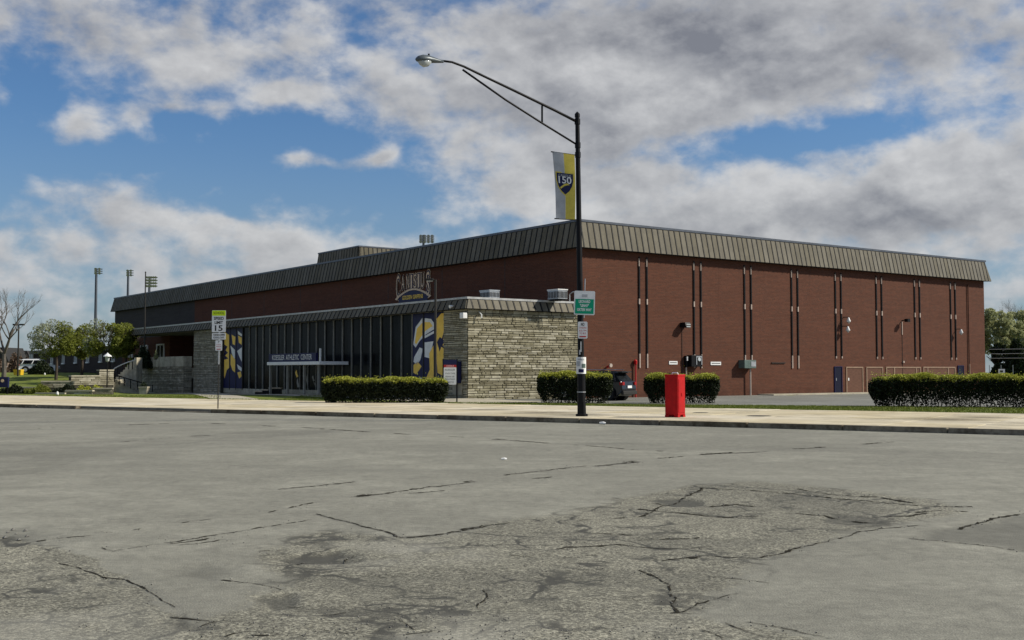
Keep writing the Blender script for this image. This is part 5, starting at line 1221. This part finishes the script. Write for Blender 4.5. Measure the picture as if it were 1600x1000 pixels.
# planting beds at the lawn foot
for (x0, x1, lab, lm) in ((0, 40, 'low dark ground plants in the left bed', L_HEDGE), (38, 84, 'tangled low plants in the middle of the bed', L_SPRING), (82, 124, 'green low plants below the stepped wall', L_HEDGE), (118, 166, 'bright green plants below the higher wall', L_BRIGHT)):
    bush(x0, x1, 87, .1, .78, lab, lm, 2200, .07, 1.6, 'plants', 'bed_plants')
# retaining walls (stepped)
def low_wall(px0, px1, Y0, Y1, ytop, ybot, label):
    A = V(px0, ytop, Y0); B_ = V(px1, ytop, Y1); Ln_ = (B_-A).length; zb = V(px0, ybot, Y0).z-.3
    r = empty('retaining_wall', (A.x, A.y, zb), math.atan2(B_.y-A.y, B_.x-A.x), label=label, cat='wall'); h = A.z-zb
    W = MB().box(0, Ln_, .02, .4, 0, h-.1).build('core', M_JOINT, r)
    z = 0.3
    cnt = 0
    while z < h-.14:
        u = 0; hh_ = .16
        while u < Ln_-.05:
            l = min(random.uniform(.5, 1.1), Ln_-u); o = link('stone', random.choice(stone_meshes), r); o.location = (u+l/2, .03, z+hh_/2); o.scale = (l-.03, .09, hh_-.02); o.material_slots[0].link = 'OBJECT'; o.material_slots[0].material = M_STONED; u += l
        z += hh_
    n_ = max(1, round(Ln_/1.5))
    for i in range(n_): box('coping_stone', M_CONC, r, Ln_*i/n_+.01, Ln_*(i+1)/n_-.01, -.06, .46, h-.098, h)
low_wall(-60, 55, 86, 85, 616.5, 620, 'low kerb wall along the bed at the far left'); low_wall(55, 102, 85.2, 84.8, 613.5, 620, 'second low step of the bed wall'); low_wall(102, 145, 85, 85, 609.5, 617, 'third low step of the bed wall'); low_wall(145, 176, 85.4, 85.6, 606, 616, 'highest low step of the bed wall beside the stairs')
low_wall(17, 64, 91, 91, 604.5, 609, 'lowest back wall holding the lawn'); low_wall(64, 111, 91.4, 92, 595, 606, 'middle back wall holding the lawn'); low_wall(111, 157, 92.2, 94, 586.5, 602, 'tall back wall holding the lawn'); low_wall(155, 178, 95.0, 96, 577.5, 602, 'tallest wall pier beside the stair landing')
# stairs
YST = 96.5; s0 = V(222, 616.5, YST); st = empty('stairs', (s0.x, s0.y, -.25), 0, label='concrete steps turning up to the terrace with black railings', cat='stairs')
def Lt(px, py, Y=YST): q = V(px, py, Y); return Vector((q.x-s0.x, q.y-s0.y, q.z+.25))
top1 = Lt(178, 593).z; nst_ = 9; x1 = Lt(178, 600).x
for i in range(nst_): box('step', M_CONCW, st, x1, x1*(i/nst_)-.0, 0+.02*i, 2.6, top1*i/nst_-.12, top1*(i+1)/nst_)
box('landing', M_CONCW, st, x1-1.4, x1, -.1, 3.4, -.4, top1+.002)
z2 = 3.1+.25-.1
YU = YST+2.75; xu0 = V(181, 590, YU).x-s0.x; xu1 = V(213, 590, YU).x-s0.x
for i in range(9): box('step', M_CONCW, st, xu0+(xu1-xu0)*i/9, xu1, 2.75, 4.3, -.3 if i == 0 else top1+(z2-top1)*i/9+.001, top1+(z2-top1)*(i+1)/9)
def rail(pts, posts, m_, Yoff=0):
    P_ = [Lt(*p) for p in pts]; rr = MB().tube(P_, .05, 6).build('railing', m_, st)
    for (x, y0, y1) in posts: a, b = Lt(x, y0), Lt(x, y1); MB().tube([a, b], .045, 5).build('railing_post', M_BLACK, rr)
rail([(181, 586), (194, 590), (207, 594), (222, 598), (226, 603)], [(179, 585, 597), (186, 587, 601), (194, 590, 603), (204, 593, 607), (215, 596, 609), (225, 600, 612), (238, 601, 612)], M_BLACK)
rail([(177, 583), (176, 579), (180, 575), (190, 570), (200, 566), (209, 563.5), (211, 561)], [(192, 569, 579), (201, 566, 577), (207, 565, 577), (184, 573, 583), (176, 579, 594)], M_GALV)
pl_ = empty('planter', G(225, 618.5, -.15), 0, label='square concrete planter at the foot of the stairs', cat='planter'); pl_.location.z = T(pl_.location)-.05
MB().prism([(-.28, 0), (.28, 0), (.33, .62), (-.33, .62)], lambda u, v, d: (u, d, v), -.3, .3).build('pot', M_CONC, pl_); MB().box(-.36, .36, -.36, .36, .56, .66).build('rim', M_CONC, pl_)
dp = rng.normal(0, .12, (260, 3)); dp[:, 2] = np.abs(dp[:, 2])*1.3+.68; leaves('plant', dp, .05, L_DARK, pl_)
# lantern
lb = G(167, 615.5, -.05); lb = V(167, 615.5, 92); lb.z = T(lb); ln = empty('lantern_post', lb, 0, label='old style lantern with white conical cap beside the stairs', cat='lamp post')
h = V(167, 551, 92).z-lb.z
MB().tube([(0, 0, 0), (0, 0, .25), (0, 0, .3), (0, 0, h-.75)], [.12, .10, .05, .045], 8).build('pole', M_BLACK, ln); MB().tube([(0, 0, h-.75), (0, 0, h-.68), (0, 0, h-.32)], [.06, .14, .20], 6).build('lantern_glass', M_LENS, ln); MB().tube([(0, 0, h-.32), (0, 0, h-.26), (0, 0, h-.08), (0, 0, h)], [.34, .32, .08, .02], 8).build('lamp_shade', M_WHITE, ln)
# benches / ledges left of the doors
for (x0, x1, yt, yb, lab) in ((399, 411, 610.5, 615, 'low black bench with pale top, left of the three by the entrance'), (410, 421, 608.2, 615, 'middle black bench with pale top, a step higher'), (421, 440, 605.5, 615, 'tallest black bench with pale top beside the canopy post')):
    Yb = 82.5; a = V(x0, yt, Yb); b = V(x1, yb, Yb); g_ = T(a); r = empty('bench', ((a.x+b.x)/2, Yb, g_), 0, label=lab, cat='bench'); w_ = (b.x-a.x)/2; hh_ = max(.25, a.z-g_)
    MB().box(-w_, w_, -.3, .3, hh_-.09, hh_).build('seat', M_WOOD, r, bevel=.01); MB().box(-w_+.03, w_-.03, -.27, .27, 0, hh_-.092).build('base', M_BLACK, r)

# ------------------------------------------------------------------ low brick building behind the trees
Rr = V(205, 560, 124); Ll = V(52, 560, 160); dd = Vector((Rr.x-Ll.x, Rr.y-Ll.y, 0)); Lw = dd.length
lo_ = empty('low_building', (Ll.x, Ll.y, 1.2), math.atan2(dd.y, dd.x), label='low dark brick building with small white framed windows behind the trees', cat='building')
box('wall', brick_mat('dark_brick', (.045, .030, .026), (.035, .024, .02), (.06, .05, .045)), lo_, 0, Lw, 0, 12, -1.0, 3.0)
box('eaves', M_DKMETAL, lo_, -.4, Lw+.3, -.4, 12.4, 3.0, 3.5)
for k in range(40): box('roof_panel', M_PAN, lo_, -.4+k*(Lw+.7)/40+.03, -.4+(k+1)*(Lw+.7)/40-.03, -.46, -.4, 3.02, 3.48)
dd.normalize()
for px in (82, 100, 119, 138, 158, 178, 197):
    k = (px-800)/FPX; t = (k*Ll.y-Ll.x)/(dd.x-k*dd.y); Yw = Ll.y+dd.y*t; z0 = V(px, 568-(px-82)*.045, Yw).z-1.2; z1 = z0+1.55; hw = 3.9/FPX*Yw*1.25
    w_ = MB().box(t-hw, t+hw, -.03, 0, z0, z1).build('window', M_GLASS, lo_); f = MB(); f.box(t-hw-.14, t-hw, -.1, 0, z0, z1+.14); f.box(t+hw, t+hw+.14, -.1, 0, z0, z1+.14); f.box(t-hw, t+hw, -.1, 0, z1, z1+.14); f.box(t-.05, t+.05, -.08, -.03, z0, z1); f.build('frame', M_WHITE, w_); MB().box(t-hw-.2, t+hw+.2, -.18, 0, z0-.16, z0-.002).build('sill', M_WHITE, w_)
for t in (.0, .62*1.8): MB().box(t-.1, t+.1, -.5, -.3, 0.1, 3.0).build('porch_post', M_WHITE, lo_)
# distant houses at the far left
for (x0, x1, Y_, y0, lab, m_) in ((-20, 12, 210, 552, 'distant tan house at the left edge', M_SIDING), (12, 50, 230, 556, 'distant brown house beyond the car park', M_BARKG)):
    A = V(x0, y0, Y_); B_ = V(x1, y0, Y_); r = empty('distant_house', (A.x, A.y, .8), 0, label=lab, cat='house'); w_ = B_.x-A.x; h_ = A.z-.8
    MB().box(0, w_, 0, 8, -1, h_*.65).build('wall', m_, r); MB().prism([(-.3, h_*.65), (w_+.3, h_*.65), (w_*.8, h_*1.25), (w_*.2, h_*1.25)], lambda u, v, d: (u, d, v), -.3, 8.3).build('roof', M_DKMETAL, r)
    for k in range(3): MB().box(w_*(.15+.3*k), w_*(.15+.3*k)+.9, -.05, 0, h_*.2, h_*.45).build('window', M_WHITE, r)
# yellow bin, blue sign box, little things on the lawn
yb = V(29, 583.5, 128); yb.z = T(yb); r = empty('yellow_bin', yb, 0, label='yellow grit bin beside the white car', cat='bin'); MB().prism([(-.38, 0), (.38, 0), (.42, .5), (-.42, .5)], lambda u, v, d: (u, d, v), -.4, .4).build('body', M_YELLOW, r); MB().prism([(-.45, .5), (.45, .5), (.38, .62), (-.38, .62)], lambda u, v, d: (u, d, v), -.45, .45).build('lid', M_YELLOW, r)
A, B_ = V(-14, 589, 84), V(13.5, 605.5, 84); r = empty('campus_sign', ((A.x+B_.x)/2, 84, T(A)), 0, label='dark blue campus sign with a small pale emblem at the left edge', cat='sign'); w_ = (B_.x-A.x)/2; zt2 = A.z-r.location.z; zb2 = B_.z-r.location.z
MB().box(-w_, w_, -.12, .12, zb2, zt2).build('panel', M_NAVYD, r, bevel=.02)
ex = V(5, 594, 84).x-r.location.x; MB().tube([(ex, -.12, zb2+.5), (ex, -.135, zb2+.5)], .12, 12).build('emblem', M_GOLDL, r)
for x in (-w_+.1, w_-.1): MB().box(x-.05, x+.05, -.06, .06, -.1, zb2).build('post', M_BLACK, r)
for (px, py, Y_, lab) in ((89.5, 624, 80, 'small white marker stone on the front lawn'), (70, 580.5, 128, 'white globe light on the upper lawn')):
    c = V(px, py, Y_); o = MB().tube([(0, 0, -.1), (0, 0, 0), (0, 0, .1), (0, 0, .17)], [.07, .10, .08, .03], 10).build('marker_stone' if Y_ < 100 else 'globe_light', M_WHITE, None, label=lab, cat='marker' if Y_ < 100 else 'light'); o.location = (c.x, c.y, T(c)+.08)
# car park lamp, flagpole
c = V(28, 575, 125); c.z = T(c); r = empty('car_park_lamp', c, 0, label='tall thin car park lamp with a flat double head at left', cat='lamp post'); h = V(28, 508, 125).z-c.z
MB().tube([(0, 0, 0), (0, 0, h)], [.10, .07], 8).build('pole', M_DKMETAL, r); MB().box(-.62, -.1, -.15, .15, h-.03, h+.14).build('lamp_head', M_DKMETAL, r); MB().box(.1, .62, -.15, .15, h-.03, h+.14).build('lamp_head', M_DKMETAL, r); MB().box(-.1, .1, -.06, .06, h, h+.08).build('arm', M_DKMETAL, r)
c = V(225.5, 558, 107); r = empty('flagpole', (c.x, c.y, 2.1), 0, label='thin bare flagpole rising from the terrace past the roof edge', cat='flagpole'); h = V(225, 426, 107).z-2.1
MB().tube([(0, 0, 0), (0, 0, h)], [.085, .05], 8).build('pole', M_DKMETAL, r); MB().tube([(0, 0, h), (0, 0, h+.12)], [.09, .02], 8).build('finial', M_DKMETAL, r); MB().box(-.35, .35, -.06, -.0, 1.05, 1.2).build('cleat_bar', M_WHITE, r)
# stadium lights
def tower(px, Y, ytop, xs0, xs1, y0, y1, nrow, ncol, label, rz=0, m_=M_GALV):
    c = V(px, 575, Y); r = empty('floodlight_tower', (c.x, c.y, 0), 0, label=label, cat='floodlight', group='stadium floodlights beyond the building')
    zt = V(px, ytop, Y).z; pm = mat('tower_steel', (.085, .095, .115), .5, metal=.3); MB().tube([(0, 0, -1), (0, 0, zt)], [.34, .20], 8).build('pole', pm, r)
    a, b = V(xs0, y0, Y), V(xs1, y1, Y)
    for i in range(nrow):
        z = a.z+(b.z-a.z)*i/max(1, nrow-1); cb = MB().box(a.x-c.x, b.x-c.x, -.12, .12, z-.07, z+.07).build('crossbar', pm, r)
        for k in range(ncol):
            x = a.x-c.x+(b.x-a.x)*(k+.5)/ncol; MB().tube([(x, -.3, z+.05), (x, -.55, z-.05)], [.12, .26], 8).build('floodlight', m_, r)
    return r
tower(148, 205, 419, 148, 160, 420.5, 427, 3, 2, 'tallest left stadium light tower standing clear of the roof'); tower(198, 225, 422, 198, 208.5, 423, 430, 3, 2, 'second stadium light tower just above the roof edge')
tower(231.5, 215, 432, 229.5, 246, 433.5, 447, 4, 5, 'wide stadium light rack seen broadside above the far roof'); tower(661, 190, 367, 655, 678.5, 369, 378, 4, 4, 'stadium light rack showing above the middle of the roof')
# fence right of the building
c0, c1 = V(1546, 575, 110), V(1640, 575, 106); r = empty('rail_fence', (c0.x, c0.y, .1), math.atan2(c1.y-c0.y, c1.x-c0.x), label='thin metal rail fence right of the building under the pale trees', cat='fence'); Lf_ = (c1-c0).length
for z in (V(1550, 560, 110).z-.1, V(1550, 553, 110).z-.1, V(1550, 546, 110).z-.1): MB().tube([(0, 0, z), (Lf_, 0, z)], .03, 5).build('rail', M_GALV, r)
for i in range(6): x = Lf_*i/5; MB().tube([(x, 0, 0), (x, 0, 2.3)], .035, 5).build('post', M_GALV, r)
c = V(1565, 584, 100); r = empty('small_sign', (c.x, c.y, T(c)), 0, label='small white sign box standing right of the building', cat='sign'); z0 = c.z-T(c); MB().box(-.28, .28, -.05, .05, z0, z0+.42).build('panel', M_WHITE, r); MB().box(-.16, .1, -.055, -.05, z0+.12, z0+.3).build('print', M_INK, r); MB().box(-.03, .03, -.02, .02, -.1, z0).build('post', M_BLACK, r)
# litter by the kerb
def litter(px, py, s, label, m_=M_WHITE):
    c = G(px, py, .0); r = MB(); 
    r.tube([(-s, 0, s*.5), (s*.2, .02, s*.55), (s, .05, s*.4)], [s*.35, s*.5, s*.42], 7)
    o = r.build('crushed_cup', m_, None, label=label, cat='litter'); o.location = (c.x, c.y, .0); o.rotation_euler = (0, 0, random.uniform(-.5, .5))
litter(941, 663.5, .10, 'crushed white cup in the gutter beside the black pole'); litter(1383, 673.5, .07, 'small white scrap in the gutter at right'); litter(787, 719, .05, 'white paper scrap on the open road')
